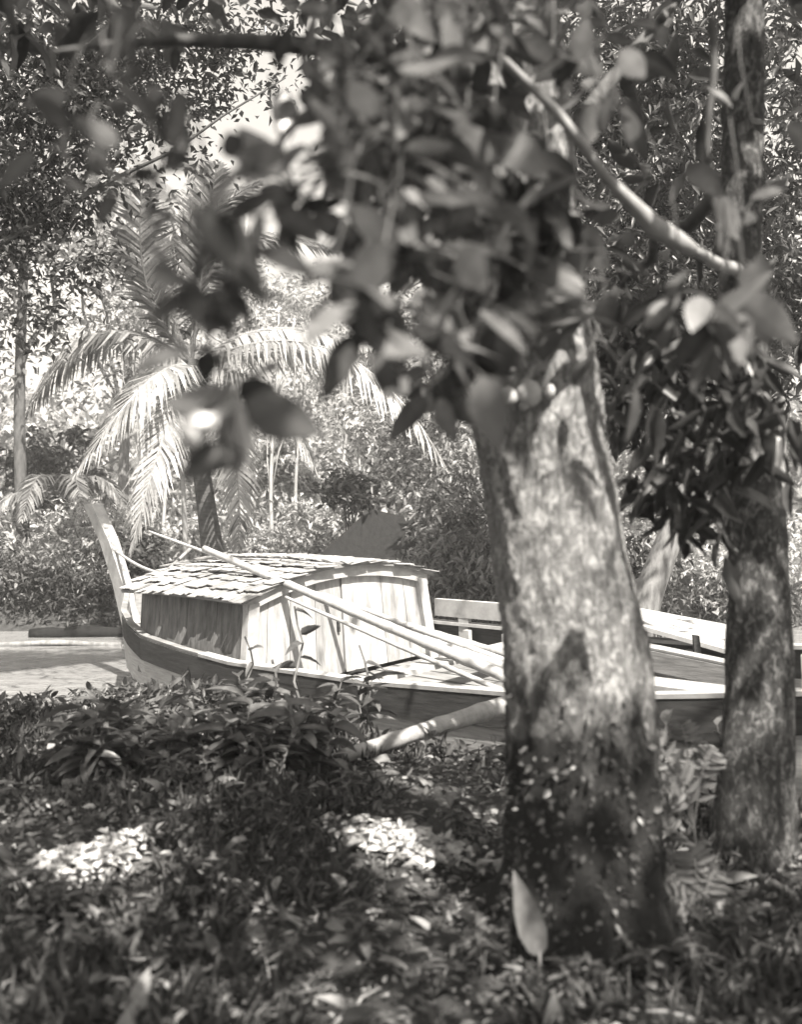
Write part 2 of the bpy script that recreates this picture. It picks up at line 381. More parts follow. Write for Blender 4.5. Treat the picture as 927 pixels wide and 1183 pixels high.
# cabin
CZ0, CZ1 = .66, 1.64; WB, WT = 1.44, 1.30; CL = 2.35
def arch(n, half=1.42, rise=.25): return rise*(1-(n/1.42)**2)+.02
def wall_side(sd):
    m = MB(); nb = 4
    for i in range(nb):
        x0 = CL*i/nb+.004; x1 = CL*(i+1)/nb-.004; sg = 1 if x1 < 1.9 else .93; s0 = 1 if x0 < 1.9 else .95
        m.add([(x0, sd*WB*s0, CZ0), (x1, sd*WB*sg, CZ0), (x1, sd*WT*sg, CZ1), (x0, sd*WT*s0, CZ1),
               (x0, sd*(WB*s0-.04), CZ0), (x1, sd*(WB*sg-.04), CZ0), (x1, sd*(WT*sg-.04), CZ1), (x0, sd*(WT*s0-.04), CZ1)],
              [(0, 1, 2, 3), (7, 6, 5, 4), (0, 4, 5, 1), (1, 5, 6, 2), (2, 6, 7, 3), (3, 7, 4, 0)], random.random())
    return m
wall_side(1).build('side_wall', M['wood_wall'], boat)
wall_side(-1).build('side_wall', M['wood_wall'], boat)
def end_wall(x0, seams, nose=0):
    m = MB()
    for a, b in zip(seams[:-1], seams[1:]):
        r = []; g = .004
        for y_, e in ((a+g, 0), (b-g, 0)):
            yb = y_*WB/WT
            r += [(x0, yb, CZ0), (x0, y_, CZ1+arch(y_)-.02), (x0+.035, yb, CZ0), (x0+.035, y_, CZ1+arch(y_)-.02)]
        m.add(r, [(0, 4, 5, 1), (2, 3, 7, 6), (0, 1, 3, 2), (4, 6, 7, 5), (1, 5, 7, 3), (0, 2, 6, 4)], random.random())
    return m
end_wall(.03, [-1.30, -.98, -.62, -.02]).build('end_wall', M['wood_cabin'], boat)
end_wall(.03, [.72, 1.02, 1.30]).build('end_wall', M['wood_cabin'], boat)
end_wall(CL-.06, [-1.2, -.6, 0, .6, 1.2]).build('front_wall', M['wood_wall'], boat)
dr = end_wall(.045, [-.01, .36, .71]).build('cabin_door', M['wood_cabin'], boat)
m = MB(); m.box((.03, .06, 1.2), (.03, .03, .12)); m.build('handle', M['wood_dark'], dr)
# arched fascia board over the end wall, corner posts
fm = MB(); ns = np.linspace(-1.37, 1.37, 25); r = []
for y_ in ns:
    z_ = CZ1+arch(y_, 1.37)
    r += [(-.03, y_, z_-.15), (-.03, y_, z_+.01), (.027, y_, z_+.01), (.027, y_, z_-.15)]
fm.add(r, [(i*4+j, (i+1)*4+j, (i+1)*4+(j+1) % 4, i*4+(j+1) % 4) for i in range(24) for j in range(4)]+[(0, 1, 2, 3), (99, 98, 97, 96)])
fm.build('arched_fascia', M['wood_pale'], boat)
for sd in (1, -1):
    m = MB(); a, b = WT+.015, WB+.03
    m.add([(x_, sd*(y_+o_), z_) for z_, y_ in ((CZ0-.1, b), (CZ1-.02, a)) for x_, o_ in ((-.045, -.12), (.06, -.12), (.06, .02), (-.045, .02))],
          [(0, 1, 5, 4), (1, 2, 6, 5), (2, 3, 7, 6), (3, 0, 4, 7), (4, 5, 6, 7), (3, 2, 1, 0)])
    m.build('corner_post', M['wood_pale'], boat)
# roof: shell plus courses of ragged shingles
RH = 1.44
def roof_pt(x_, y_, dz=0.): 
    return np.array([x_, y_, CZ1+.055+.25*(1-(y_/1.42)**2)+dz-.02*abs(x_-1.2)])
sh = MB(); r = []; gx = np.linspace(-.08, CL+.10, 6); gy = np.linspace(-RH, RH, 21)
for x_ in gx:
    for y_ in gy: r.append(roof_pt(x_, y_))
n_ = len(gy); sh.add(r, [(i*n_+j, (i+1)*n_+j, (i+1)*n_+j+1, i*n_+j+1) for i in range(5) for j in range(n_-1)], .5)
roof = sh.build('roof', M['wood_grey'], boat)
so_ = roof.modifiers.new('thick', 'SOLIDIFY'); so_.thickness = .035; so_.offset = -1
tm = MB(); course = .235
for sd in (1, -1):
    for c in range(8):
        yo = RH+.05-course*c*.86
        x_ = -.10+random.uniform(-.05, 0)
        while x_ < CL+.10:
            wd = random.uniform(.05, .17); y1 = yo+random.uniform(-.045, .05); y0 = y1-course*1.25
            xx0, xx1 = x_+.004, x_+wd-.004; tw = random.uniform(-.004, .006)
            z1 = .020+.006*(c % 2)+random.uniform(0, .006)
            if random.random() < .04: x_ += wd; continue
            a = roof_pt(xx0, sd*y1, z1+tw+.012); b = roof_pt(xx1, sd*(y1+random.uniform(-.02, .02)), z1-tw*.5+.012)
            c2 = roof_pt(xx1, sd*max(y0, .0), z1-.022); d = roof_pt(xx0, sd*max(y0, .0), z1-.022)
            q = np.array([a, b, c2, d]); lo = q-np.array([0, 0, .009])
            fc = [(0, 1, 2, 3), (7, 6, 5, 4), (0, 4, 5, 1), (1, 5, 6, 2), (2, 6, 7, 3), (3, 7, 4, 0)]
            tm.add(np.concatenate([q, lo]), fc if sd > 0 else [f_[::-1] for f_ in fc], min(1, max(0, random.gauss(.5, .28))))
            x_ += wd
tm.build('shingles', M['shingle'], roof)

def bow_rope():
    m = MB(); a = P(128, 632, 15.75); b = P(212, 667, 13.0)
    t = np.linspace(0, 1, 14)[:, None]; p = a+(b-a)*t; p[:, 2] -= .10*np.sin(np.pi*t[:, 0])
    m.tube(p, .022, 6)
    return m
setp(bow_rope().build('mooring_rope', M['bamboo'], smooth=True), 'slack pale rope running from the tall prow to the cabin roof', 'rope')

def pole(name, a, b, r0, r1, mat, label, cat='pole', group=None, sag=.0, nodes=9, mid=None):
    m = MB(); a = np.array(a); b = np.array(b); t = np.linspace(0, 1, nodes*4+1); p = a+(b-a)*t[:, None]
    p[:, 2] -= sag*np.sin(np.pi*t)
    rr = r0+(r1-r0)*t; rr = rr*(1+.12*(np.arange(len(t)) % 4 == 0))
    c = p[0].copy(); m.tube(p-c, rr, 9)
    o = m.build(name, mat, smooth=True); o.location = c
    return setp(o, label, cat, group)
g = 'bamboo poles laid over the boat'
pole('bamboo_pole', P(236, 634, 12.2), P(588, 783, 9.2), .038, .056, M['bamboo'], 'thickest pale bamboo pole slanting from the cabin roof down to the after deck', group=g)
pole('bamboo_pole', P(172, 614, 13.6), P(596, 768, 10.2), .016, .036, M['bamboo'], 'slender bamboo pole lying just above the thickest pole on the cabin roof', group=g)
pole('bamboo_pole', P(330, 690, 10.7), P(585, 800, 9.0), .016, .026, M['bamboo'], 'thin pole slanting lowest across the pale end wall of the cabin', group=g)
pole('bamboo_pole', P(490, 738, 10.6), P(640, 790, 9.8), .04, .05, M['bamboo'], 'short stout pole end lying on the after deck beside the trunk', group=g)
pole('bamboo_pole', P(470, 722, 11.0), P(650, 775, 10.2), .035, .04, M['log'], 'short greyish pole lying on the after deck under the rail board', group=g)
for i, (a, b, lab) in enumerate([((185, 655, 13.4), (262, 640, 13.0), 'short dark stick lying on the left end of the shingled roof'),
                                 ((190, 662, 13.2), (222, 632, 13.6), 'stick poking up from the left end of the shingled roof')]):
    pole('roof_stick', P(*a), P(*b), .02, .025, M['bark_grey'], lab, 'stick', nodes=3)
lg = pole('propped_log', P(396, 874, 6.25), P(640, 797, 8.0), .042, .080, M['log'], 'pale peeled log propped from the bank weeds up against the boat side', 'log', nodes=5)

# ------------------------------------------------------------------ foliage builders
def clump_leaves(c, rad, ncl, per, L, W, tmpl=T_SMALL, spread=.45, down=.35, flat=1.0, mask=None, tone_c=True):
    c = np.array(c, float); rad = np.array(rad, float)
    d = rand_dirs(ncl); rr = rng.random(ncl)**(1/2.2)
    cc = c+d*rr[:, None]*rad
    pos = np.repeat(cc, per, 0)+rng.normal(0, 1, (ncl*per, 3))*spread*np.array([1, 1, .7])
    tone = np.repeat(rng.random(ncl)*.6, per)+rng.random(ncl*per)*.4
    if mask is not None:
        k = mask(pos); pos = pos[k]; tone = tone[k]
    n = len(pos); l = L*rng.uniform(.6, 1.3, n)
    return leaves_data(pos, rand_dirs(n, down, .7), l, l*W, tmpl, tone)
def limb(m, a, b, r0, r1, wob=.1, n=8, ns=10):
    a = np.array(a, float); b = np.array(b, float); t = np.linspace(0, 1, n)
    p = a+(b-a)*t[:, None]; wv = rng.normal(0, wob, (n, 3)); wv[0] = 0; wv[-1] = 0
    m.tube(p+wv*np.sin(np.pi*t)[:, None], r0+(r1-r0)*t, ns, bump=.06)

def forest_tree(x, y, h, tr, crad, cz, label, leafm, ncl=60, per=60, L=.22, bark='bark_grey', group='trees on the far bank', name='forest_tree', lean=0., spread=.45, W=.42):
    z0 = float(ground_z(x, y))-.1
    t = thing(name, label, 'tree', (x, y, z0), group=group)
    m = MB(); n = 10; tt = np.linspace(0, 1, n); p = np.stack([lean*tt*h+.12*np.sin(tt*5+x), .08*np.cos(tt*4+y), tt*h], -1); p -= p[0]
    m.tube(p, tr*(1-.6*tt), 8, bump=.05)
    m.build('trunk', M[bark], t, smooth=True)
    top = p[-1]
    lm = MB()
    for k_ in range(6):
        a = p[int(n*(.45+.5*random.random()))-1]; d = rand_dirs(1)[0]; d[2] = abs(d[2])*.6
        e = np.array([lean*h*.8, 0, cz])+d*np.array(crad)*.8
        limb(lm, a, e, tr*.4, tr*.1, .15, 6, 6)
    lm.build('limbs', M[bark], t, smooth=True)
    leaf_mesh('crown', [clump_leaves((lean*h*.8, 0, cz), crad, ncl, per, L, W, spread=spread)], M[leafm], t)
    return t

# --- far trees, left to right.  x from pixel at the given depth
def far(px, d): return (px-463.5)/F*d
spec = [
 # px, d, h, tr, crad, cz, leaf, ncl, per, L, bark, label
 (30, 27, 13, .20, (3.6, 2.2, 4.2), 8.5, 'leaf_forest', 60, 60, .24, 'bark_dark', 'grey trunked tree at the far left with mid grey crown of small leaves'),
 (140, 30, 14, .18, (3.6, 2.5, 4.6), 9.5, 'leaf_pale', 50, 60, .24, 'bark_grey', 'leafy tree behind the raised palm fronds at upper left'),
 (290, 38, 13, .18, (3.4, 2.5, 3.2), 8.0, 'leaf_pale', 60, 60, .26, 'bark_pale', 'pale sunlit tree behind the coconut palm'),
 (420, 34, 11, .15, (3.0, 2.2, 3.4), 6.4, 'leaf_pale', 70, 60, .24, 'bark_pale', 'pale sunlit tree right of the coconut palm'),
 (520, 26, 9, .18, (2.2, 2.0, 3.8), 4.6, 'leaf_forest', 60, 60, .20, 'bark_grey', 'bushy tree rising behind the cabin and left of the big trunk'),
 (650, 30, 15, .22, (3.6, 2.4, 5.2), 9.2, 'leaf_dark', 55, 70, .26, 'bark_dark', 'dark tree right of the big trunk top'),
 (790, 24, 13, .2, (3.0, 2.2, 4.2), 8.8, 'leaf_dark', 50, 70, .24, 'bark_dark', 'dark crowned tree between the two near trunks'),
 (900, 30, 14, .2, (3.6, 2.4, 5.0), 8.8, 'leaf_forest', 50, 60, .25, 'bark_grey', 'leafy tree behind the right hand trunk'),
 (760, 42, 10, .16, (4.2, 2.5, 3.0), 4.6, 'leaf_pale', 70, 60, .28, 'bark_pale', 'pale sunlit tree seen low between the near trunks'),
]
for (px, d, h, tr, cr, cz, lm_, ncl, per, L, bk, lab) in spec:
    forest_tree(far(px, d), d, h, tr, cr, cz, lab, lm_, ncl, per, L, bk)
# slender pale trunks
for px, d, h, tr, lean in [(213, 25, 8.5, .07, .01), (320, 27, 7.5, .06, -.01), (345, 30, 8, .06, .0), (182, 28, 8, .06, .015), (385, 29, 7, .07, .03), (285, 28, 8, .06, 0.), (400, 25.5, 4.5, .05, .04), (160, 27, 7, .05, -.02), (775, 30, 8, .07, 0.), (800, 28, 8, .06, .01)]:
    forest_tree(far(px, d), d, h, tr, (.9, .9, .8), h, 'slender pale stemmed sapling on the far bank behind the boat', 'leaf_pale', 8, 40, .24, 'bark_pale', group='slender saplings on the far bank', name='sapling', lean=lean, spread=.3)

# --- undergrowth on the far bank: uncountable
def under(xa, xb, ya, yb, n, hmax, L, tone=1., W=.35):
    x = rng.uniform(xa, xb, n); y = rng.uniform(ya, yb, n); z = ground_z(x, y)
    top = hmax*(.55+.45*np.abs(vnoise(x, y, .9, 3))/1.5)
    pos = np.stack([x, y, z+top*rng.random(n)**1.1], -1)
    l = L*rng.uniform(.5, 1.3, n)
    return leaves_data(pos, rand_dirs(n, .1, .9), l, l*W, T_SMALL, rng.random(n))
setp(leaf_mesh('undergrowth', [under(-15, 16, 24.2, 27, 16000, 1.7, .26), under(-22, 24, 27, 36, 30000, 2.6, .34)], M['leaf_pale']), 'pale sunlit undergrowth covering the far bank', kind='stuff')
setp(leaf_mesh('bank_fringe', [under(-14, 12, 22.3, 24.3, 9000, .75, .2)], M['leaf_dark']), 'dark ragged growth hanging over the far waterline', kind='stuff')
# distant wood that closes the view
n = 60000; x = rng.uniform(-45, 45, n); y = rng.uniform(46, 60, n)
hh = 6+2.*vnoise(x, y*.3, .22, 5); z = ground_z(x, y)+np.abs(hh)*rng.random(n)**.8
setp(leaf_mesh('distant_wood', [leaves_data(np.stack([x, y, z], -1), rand_dirs(n, .2), .7*rng.uniform(.6, 1.3, n), .3, T_SMALL)], M['leaf_pale']), 'pale distant wood closing the view', kind='stuff')

# bushes at the water's edge
def bush(px, d, rad, z, lab, lm_, ncl, per, L, W=.36, name='bush', down=.3, tmpl=T_SMALL, group='bushes along the water'):
    x = far(px, d); t = thing(name, lab, 'bush', (x, d, float(ground_z(x, d))), group=group)
    m = MB()
    for k_ in range(5):
        e = rand_dirs(1)[0]*np.array(rad)*.7; limb(m, (0.05*k_, 0, -.1), (e[0], e[1], abs(e[2])+z), .03, .01, .08, 5, 5)
    m.build('stems', M['bark_dark'], t)
    leaf_mesh('foliage', [clump_leaves((0, 0, z), rad, ncl, per, L, W, tmpl, .22, down)], M[lm_], t)
    return t
bush(85, 23.3, (1.1, .7, .55), .35, 'dark low bush at the far waterline left of the prow', 'leaf_dark', 40, 60, .17)
bush(20, 23.6, (1.0, .7, .8), .6, 'mid grey bush at the far left waterline', 'leaf_forest', 40, 60, .18)
bush(110, 25, (1.5, .8, 1.1), 1.2, 'pale bush above the dark waterline bush left of the prow', 'leaf_pale', 45, 60, .2)
bush(535, 17.6, (1.0, .7, 1.5), 1.5, 'tall dark leafy bush between the cabin and the big trunk', 'leaf_forest', 80, 70, .20, .3, down=.7)
bush(560, 18.6, (1.2, .8, 2.2), 2.3, 'taller bush behind, close to the left edge of the big trunk', 'leaf_forest', 80, 70, .20, .3, down=.7)
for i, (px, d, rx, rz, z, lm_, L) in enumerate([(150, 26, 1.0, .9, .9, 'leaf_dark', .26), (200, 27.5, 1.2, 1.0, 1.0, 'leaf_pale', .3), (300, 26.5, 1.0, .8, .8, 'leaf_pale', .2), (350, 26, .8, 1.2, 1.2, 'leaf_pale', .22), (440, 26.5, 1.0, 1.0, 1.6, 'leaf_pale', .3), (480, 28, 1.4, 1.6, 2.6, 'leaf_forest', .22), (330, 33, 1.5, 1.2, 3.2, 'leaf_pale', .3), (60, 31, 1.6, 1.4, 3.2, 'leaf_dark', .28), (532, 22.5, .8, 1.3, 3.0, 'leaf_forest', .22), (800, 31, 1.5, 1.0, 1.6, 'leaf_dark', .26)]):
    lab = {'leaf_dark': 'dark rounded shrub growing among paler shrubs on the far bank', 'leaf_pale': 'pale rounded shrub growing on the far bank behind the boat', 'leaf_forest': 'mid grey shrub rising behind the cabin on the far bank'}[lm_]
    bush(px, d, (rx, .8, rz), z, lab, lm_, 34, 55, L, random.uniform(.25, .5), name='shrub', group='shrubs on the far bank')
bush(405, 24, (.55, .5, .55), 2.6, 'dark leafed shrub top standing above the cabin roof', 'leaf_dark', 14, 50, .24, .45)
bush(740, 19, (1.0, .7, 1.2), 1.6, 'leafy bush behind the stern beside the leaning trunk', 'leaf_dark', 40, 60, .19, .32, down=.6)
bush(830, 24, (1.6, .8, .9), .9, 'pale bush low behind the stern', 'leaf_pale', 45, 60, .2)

# hut on the far bank: dark thatched gable roof on posts
hx, hy = far(455, 23.6), 23.6
hut = thing('thatched_hut', 'low hut with dark thatched roof standing behind the cabin on the far bank', 'hut', (hx, hy, float(ground_z(hx, hy))), (0, 0, R(-12)))
m = MB(); ez, rz = 1.15, 2.15
m.add([(-1.75, -.9, ez-.1), (1.7, -.9, ez-.35), (-.55, 0, rz+.15), (.75, 0, rz-.15), (-1.75, .9, ez), (1.7, .9, ez-.2),
       (-1.75, -.9, ez-.2), (1.7, -.9, ez-.45), (-1.75, .9, ez-.1), (1.7, .9, ez-.3)],
      [(0, 1, 3, 2), (5, 4, 2, 3), (4, 0, 2), (1, 5, 3), (6, 7, 1, 0), (8, 6, 0, 4), (7, 9, 5, 1), (9, 8, 4, 5), (6, 8, 9, 7)])
m.build('roof', M['thatch'], hut)
m = MB(); m.box((.0, .0, .35), (2.9, 1.4, 1.0)); m.build('wall', M['wood_wall'], hut)
for x_ in (-1.5, 1.5):
    m = MB(); m.tube([(x_, -.8, -.3), (x_, -.8, .85)], .05, 7); m.build('post', M['bark_grey'], hut)

# floating logs at far left
for px, py, d, ln, r_, lab in [(92, 735, 21.2, 2.0, .14, 'thick grey log lying at the far waterline left of the prow'), (60, 749, 19.7, 2.6, .06, 'thin pale log floating in front of the thick grey log')]:
    c = np.array([far(px, d), d, WATER+r_*.35]); m = MB(); t = np.linspace(-ln/2, ln/2, 10)
    m.tube(np.stack([t, .05*np.sin(t*2), .03*np.cos(t*1.7)], -1), r_*(1-.35*np.abs(t)/ln+.12*np.sin(t*7)), 12, bump=.14)
    o = m.build('floating_log', M['bark_grey' if r_ < .1 else 'thatch'], smooth=True); o.location = c; setp(o, lab, 'log')

# ------------------------------------------------------------------ coconut palm
pd = 21.2
def Q(px, py, dd=0): return P(px, py, pd+dd)
base = Q(247, 640); base[2] = float(ground_z(base[0], pd+2.6))
pb = Q(250, 640)
palm = thing('coconut_palm', 'coconut palm with curved trunk and long arching fronds behind the cabin', 'palm')
m = MB(); kp = np.array([[254, 735], [250, 680], [246, 640], [239, 590], [231, 530], [224, 480], [221, 440], [224, 415]])
m.tube([Q(a, b) for a, b in kp], [.27, .24, .22, .20, .18, .17, .16, .10], 12, bump=.04)
m.build('trunk', M['palm_bark'], palm, smooth=True)
def frond(a, b, c, ll=.85, n=70, mat='palm', hang=.6, rr=.035):
    """rachis through a..b..c (pixel, pixel, depth offset), leaflets on both sides"""
    a, b, c = (Q(*k_) for k_ in (a, b, c)); b2 = 2*b-.5*(a+c)
    t = np.linspace(0, 1, 16)[:, None]; p = (1-t)**2*a+2*t*(1-t)*b2+t*t*c
    m = MB(); m.tube(p, np.linspace(rr, .008, 16), 6)
    tt = np.linspace(.10, .995, n); pp = np.stack([np.interp(tt, t[:, 0], p[:, k_]) for k_ in range(3)], -1)
    tg = unit(np.gradient(pp, axis=0))
    sd = unit(np.cross(tg, [0, 0, 1.]))
    nrm = unit(np.cross(sd, tg))
    for s_ in (1, -1):
        for i in range(n):
            if random.random() < .05 or math.sin(i*.37+a[0]*3+s_)+math.sin(i*.81+c[2]*5) > 1.72: continue
            L = ll*(math.sin(math.pi*min(1, tt[i]*.86+.14))**.6)*random.uniform(.8, 1.1)*.95+.05
            d = unit(s_*sd[i]*1.0+tg[i]*(.55+.5*tt[i])+nrm[i]*.18+rng.normal(0, .06, 3))
            q0 = pp[i]; q1 = q0+d*L*.5-np.array([0, 0, hang*.16*L]); d2 = unit(d+np.array([0, 0, -hang*1.3])); q2 = q1+d2*L*.55
            wv = tg[i]*.046
            tn = random.random()
            m.add([q0-wv*.5, q0+wv*.5, q1+wv, q1-wv, q2], [(0, 1, 2, 3), (3, 2, 4)], tn)
    return m.build('frond', M[mat], palm)
cr = (222, 425, 0)
F_ = [((222, 428, 0), (172, 440, -1.4), (84, 552, -2.2), 1.25, .8),
      ((222, 424, 0), (385, 405, -1.2), (522, 552, -1.8), 1.35, 1.2),
      ((225, 440, 0), (266, 500, -1.5), (275, 634, -1.8), .85, .5),
      ((222, 420, 0), (205, 300, .2), (300, 210, .0), 1.1, .3),
      ((222, 420, 0), (260, 290, .6), (390, 290, 1.0), 1.1, .6),
      ((222, 424, 0), (120, 385, .6), (30, 480, .8), 1.15, 1.1),
      ((222, 424, 0), (310, 380, .5), (430, 400, .4), 1.2, 1.2),
      ((222, 430, 0), (300, 445, -.6), (366, 545, -.8), 1.1, .9),
      ((222, 430, 0), (190, 500, -1.7), (150, 640, -2.4), .9, .8),
      ((222, 420, 0), (170, 330, -.5), (165, 215, -1.2), 1.0, .3), ((222, 420, 0), (235, 300, 0), (250, 190, -.4), 1.0, .2)]
for a, b, c, ll, hg in F_: frond(a, b, c, ll, 72, 'palm_painted_shade' if c[:2] == (275, 634) else 'leaf_forest' if c[1] < 300 or c[0] == 30 else 'palm', hang=hg)
cm = MB()
for k_ in range(7):
    th = k_*.9; c_ = Q(222, 440)+np.array([.2*math.cos(th), .2*math.sin(th), -.12*(k_ % 2)])
    u_ = np.linspace(0, math.pi, 7); 
    cm.tube([c_+np.array([0, 0, .15*math.cos(q)]) for q in u_], [max(.004, .12*math.sin(q)) for q in u_], 8)
cm.build('coconuts', M['bark_dark'], palm, smooth=True)
# a second, partly hidden palm at far left
def small_palm(px, py, d, sc, lab, nfr=9):
    t = thing('young_palm', lab, 'palm', P(px, py, d)); z0 = float(ground_z(t.location.x, d))-t.location.z
    m = MB(); m.tube([(0.05, 0, z0), (0, 0, z0*.5), (0, 0, 0)], [.16, .13, .1], 9); m.build('trunk', M['palm_bark'], t, smooth=True)
    global palm, Q
    oq, op = Q, palm; palm = t
    for k_ in range(nfr):
        th = 2*math.pi*k_/nfr+.4; h = random.uniform(.5, 1.2)
        c3 = [np.zeros(3), np.array([math.cos(th)*.8, math.sin(th)*.8, h])*sc, np.array([math.cos(th)*1.7, math.sin(th)*1.7, h*.2-.2])*sc]
        Q = lambda i: c3[i]
        frond((0,), (1,), (2,), .6*sc, 40, 'leaf_forest', hang=.8)
    Q, palm = oq, op
small_palm(70, 600, 26, 1.2, 'young palm left of the prow on the far bank')
small_palm(690, 470, 27, 1.5, 'dim palm glimpsed right of the big trunk')

# ------------------------------------------------------------------ near trees

def sil(y, tab): return np.interp(y, [a for a, _ in tab], [b for _, b in tab])
TD = 3.9
Lt = [(-60, 505), (300, 516), (430, 530), (480, 545), (560, 562), (700, 575), (800, 583), (900, 590), (1000, 586), (1060, 574), (1130, 545)]
Rt = [(-60, 640), (300, 668), (430, 692), (500, 700), (560, 712), (640, 722), (740, 743), (800, 751), (900, 757), (1000, 770), (1060, 790), (1130, 830)]
big = thing('shade_tree', 'thick mottled trunk of a shade tree rising in the right foreground, mossy at its foot', 'tree', P(672, 1075, TD))
org = np.array(big.location)
m = MB(); yy = np.linspace(1130, -60, 220); NS = 90; r = []
th = np.linspace(0, 2*math.pi, NS, endpoint=False)
for i, y_ in enumerate(yy):
    a, b = sil(y_, Lt), sil(y_, Rt); c = P((a+b)/2, y_, TD); rad = (b-a)/2/F*TD
    wob = 1+.035*np.sin(3*th+y_*.011)+.022*np.sin(7*th+y_*.02)+.014*np.sin(13*th-y_*.045)+.012*np.sin(th*17+.8*np.sin(y_*.05)+y_*.02)*np.sin(y_*.16+3*th)+.011*rng.normal(size=NS)
    if y_ > 980: wob = wob+.30*((y_-980)/150)**1.3*np.maximum(0, np.sin(5*th+.6))
    kn = np.exp(-((y_-452)/26)**2)
    wob = wob-.16*kn*np.exp(-((th-1.5*math.pi)/.33)**2)+.07*np.exp(-((y_-452)/52)**2)*np.exp(-((th-1.5*math.pi)/.6)**2)
    r.append(np.stack([c[0]+rad*wob*np.cos(th), c[1]+rad*wob*np.sin(th), np.full(NS, c[2])], -1)-org)
m.add(np.concatenate(r), [(i*NS+j, i*NS+(j+1) % NS, (i+1)*NS+(j+1) % NS, (i+1)*NS+j) for i in range(len(yy)-1) for j in range(NS)])
m.build('trunk', M['bark_main'], big, smooth=True)
def sun_gap_ok(p, extra=0):
    """True where a leaf may hang: not shading the sunlit boat, nor the bright ground patches"""
    t = lambda z: p-S[None]*((p[:, 2]-z)/S[2])[:, None]
    q = t(.7); ok = np.ones(len(p), bool)
    # boat axis frame
    rel = q[:, :2]-np.array([-.593, 11.965]); fx = rel[:, 0]*-.697+rel[:, 1]*.717; fy = rel[:, 0]*-.717+rel[:, 1]*-.697
    ok &= ~((np.abs(fx-.0) < 6) & (np.abs(fy) < 2.3) & (rng.random(len(p)) > .03))
    q = t(.05)
    for (cx, cy, rx, ry) in GAPS:
        c = P(cx, cy, 1.55*F/(cy-597)); ok &= ~((((q[:, 0]-c[0])/rx)**2+((q[:, 1]-c[1])/ry)**2) < 1)
    return ok
GAPS = [(465, 995, .28, .28), (110, 1015, .32, .30), (480, 1010, .22, .2), (720, 1100, .10, .1)]
SKYGAP = [(300, 150, 62, 34), (365, 140, 34, 26), (545, 70, 45, 22), (450, 60, 30, 14)]
RAYS = [((470, 200, 2.2), .16), ((540, 250, 2.6), .16), ((620, 300, 3.0), .16), ((590, 180, 2.8), .14), ((440, 110, 2.0), .14), ((650, 370, 3.2), .12), ((700, 330, 3.0), .16), ((340, 230, 1.8), .12), ((860, 250, 2.6), .12), ((840, 470, 3.9), .12), ((760, 440, 4.5), .12), ((500, 380, 2.0), .22), ((380, 322, 1.7), .14), ((545, 400, 2.1), .16), ((825, 345, 2.4), .2), ((780, 280, 3.3), .2), ((660, 180, 3.1), .14), ((560, 60, 2.5), .3), ((700, 120, 2.6), .16), ((430, 330, 1.75), .12),
        ((610, 455, 3.6), .08), ((120, 800, 8.), .4), ((200, 815, 7.5), .4), ((290, 790, 7.3), .42), ((370, 810, 7.2), .42), ((440, 870, 6.7), .25), ((540, 880, 6.4), .25), ((470, 850, 6.9), .25), ((330, 890, 6.4), .2), ((70, 860, 7.0), .3), ((250, 850, 6.9), .3), ((480, 1060, 3.9), .14), ((300, 1040, 4.1), .14), ((210, 1085, 3.8), .08), ((560, 1120, 3.5), .10), ((720, 1098, 3.6), .10), ((875, 810, 4.4), .13), ((860, 700, 4.4), .06)]
def ray_ok(p):
    ok = np.ones(len(p), bool)
    for (a, r_) in RAYS:
        v = p-P(*a); t = v@S; ok &= ~((np.linalg.norm(v-t[:, None]*S, axis=1) < r_) & (t > .15))
    return ok
_ok0 = ray_ok
def ray_ok(p):
    ok = _ok0(p); q = p-S*((p[:, 1]-3.65)/S[1])[:, None]      # thin the crown where it would shade the trunk's face
    qx, qy = proj(np.stack([q[:, 0], np.full(len(q), 3.65), q[:, 2]], -1))
    return ok & ~((qx > sil(qy, Lt)-12) & (qx < sil(qy, Rt)+12) & (qy > 470) & (qy < 860) & (rng.random(len(p)) > .26))
def sky_ok(p, keep=.0):
    px, py = proj(p); ok = np.ones(len(p), bool)
    for (cx, cy, a, b) in SKYGAP: ok &= ~((((px-cx)/a)**2+((py-cy)/b)**2 < 1) & (rng.random(len(p)) > keep))
    return ok
BRANCH = np.array([P(585, 70, 3.0), P(800, 288, 3.4)])
def branch_ok(p, w_=32):
    px, py = proj(p); a = np.array([590, 75.]); b = np.array([805, 292.]); ab = b-a
    t = np.clip(((px-a[0])*ab[0]+(py-a[1])*ab[1])/(ab@ab), 0, 1)
    return ~((np.hypot(px-a[0]-t*ab[0], py-a[1]-t*ab[1]) < w_*2.8/np.maximum(p[:, 1], .5)) & (p[:, 1] < 3.5) & (p[:, 1] > .3))
def visible_ok(p, top):
    """inside the picture, keep the canopy above the pixel line top(x)"""
    px, py = proj(p); inside = (p[:, 1] > .4) & (px > -40) & (px < 967)
    return ~inside | (py < top(px))
limbs = MB()
br = [((606, 200, 3.9), (500, 120, 3.0), (430, 60, 2.3)), ((606, 180, 3.9), (480, 300, 2.6), (395, 330, 2.0)), ((600, 100, 3.9), (300, 20, 3.2), (60, 60, 2.6)),
      ((610, 250, 3.9), (560, 330, 2.9), (520, 390, 2.3)), ((615, 220, 3.9), (720, 60, 4.4), (860, -80, 5.2)), ((600, 60, 3.9), (420, -120, 4.6), (200, -150, 5.6)),
      ((612, 140, 3.9), (560, 0, 3.2), (540, -200, 2.2))]
for a, b, c in br:
    a, b, c = (P(*k_)-org for k_ in (a, b, c)); t = np.linspace(0, 1, 9)[:, None]; p = (1-t)**2*a+2*t*(1-t)*b+t*t*c
    limbs.tube(p, np.linspace(.05, .006, 9), 8, bump=.05)
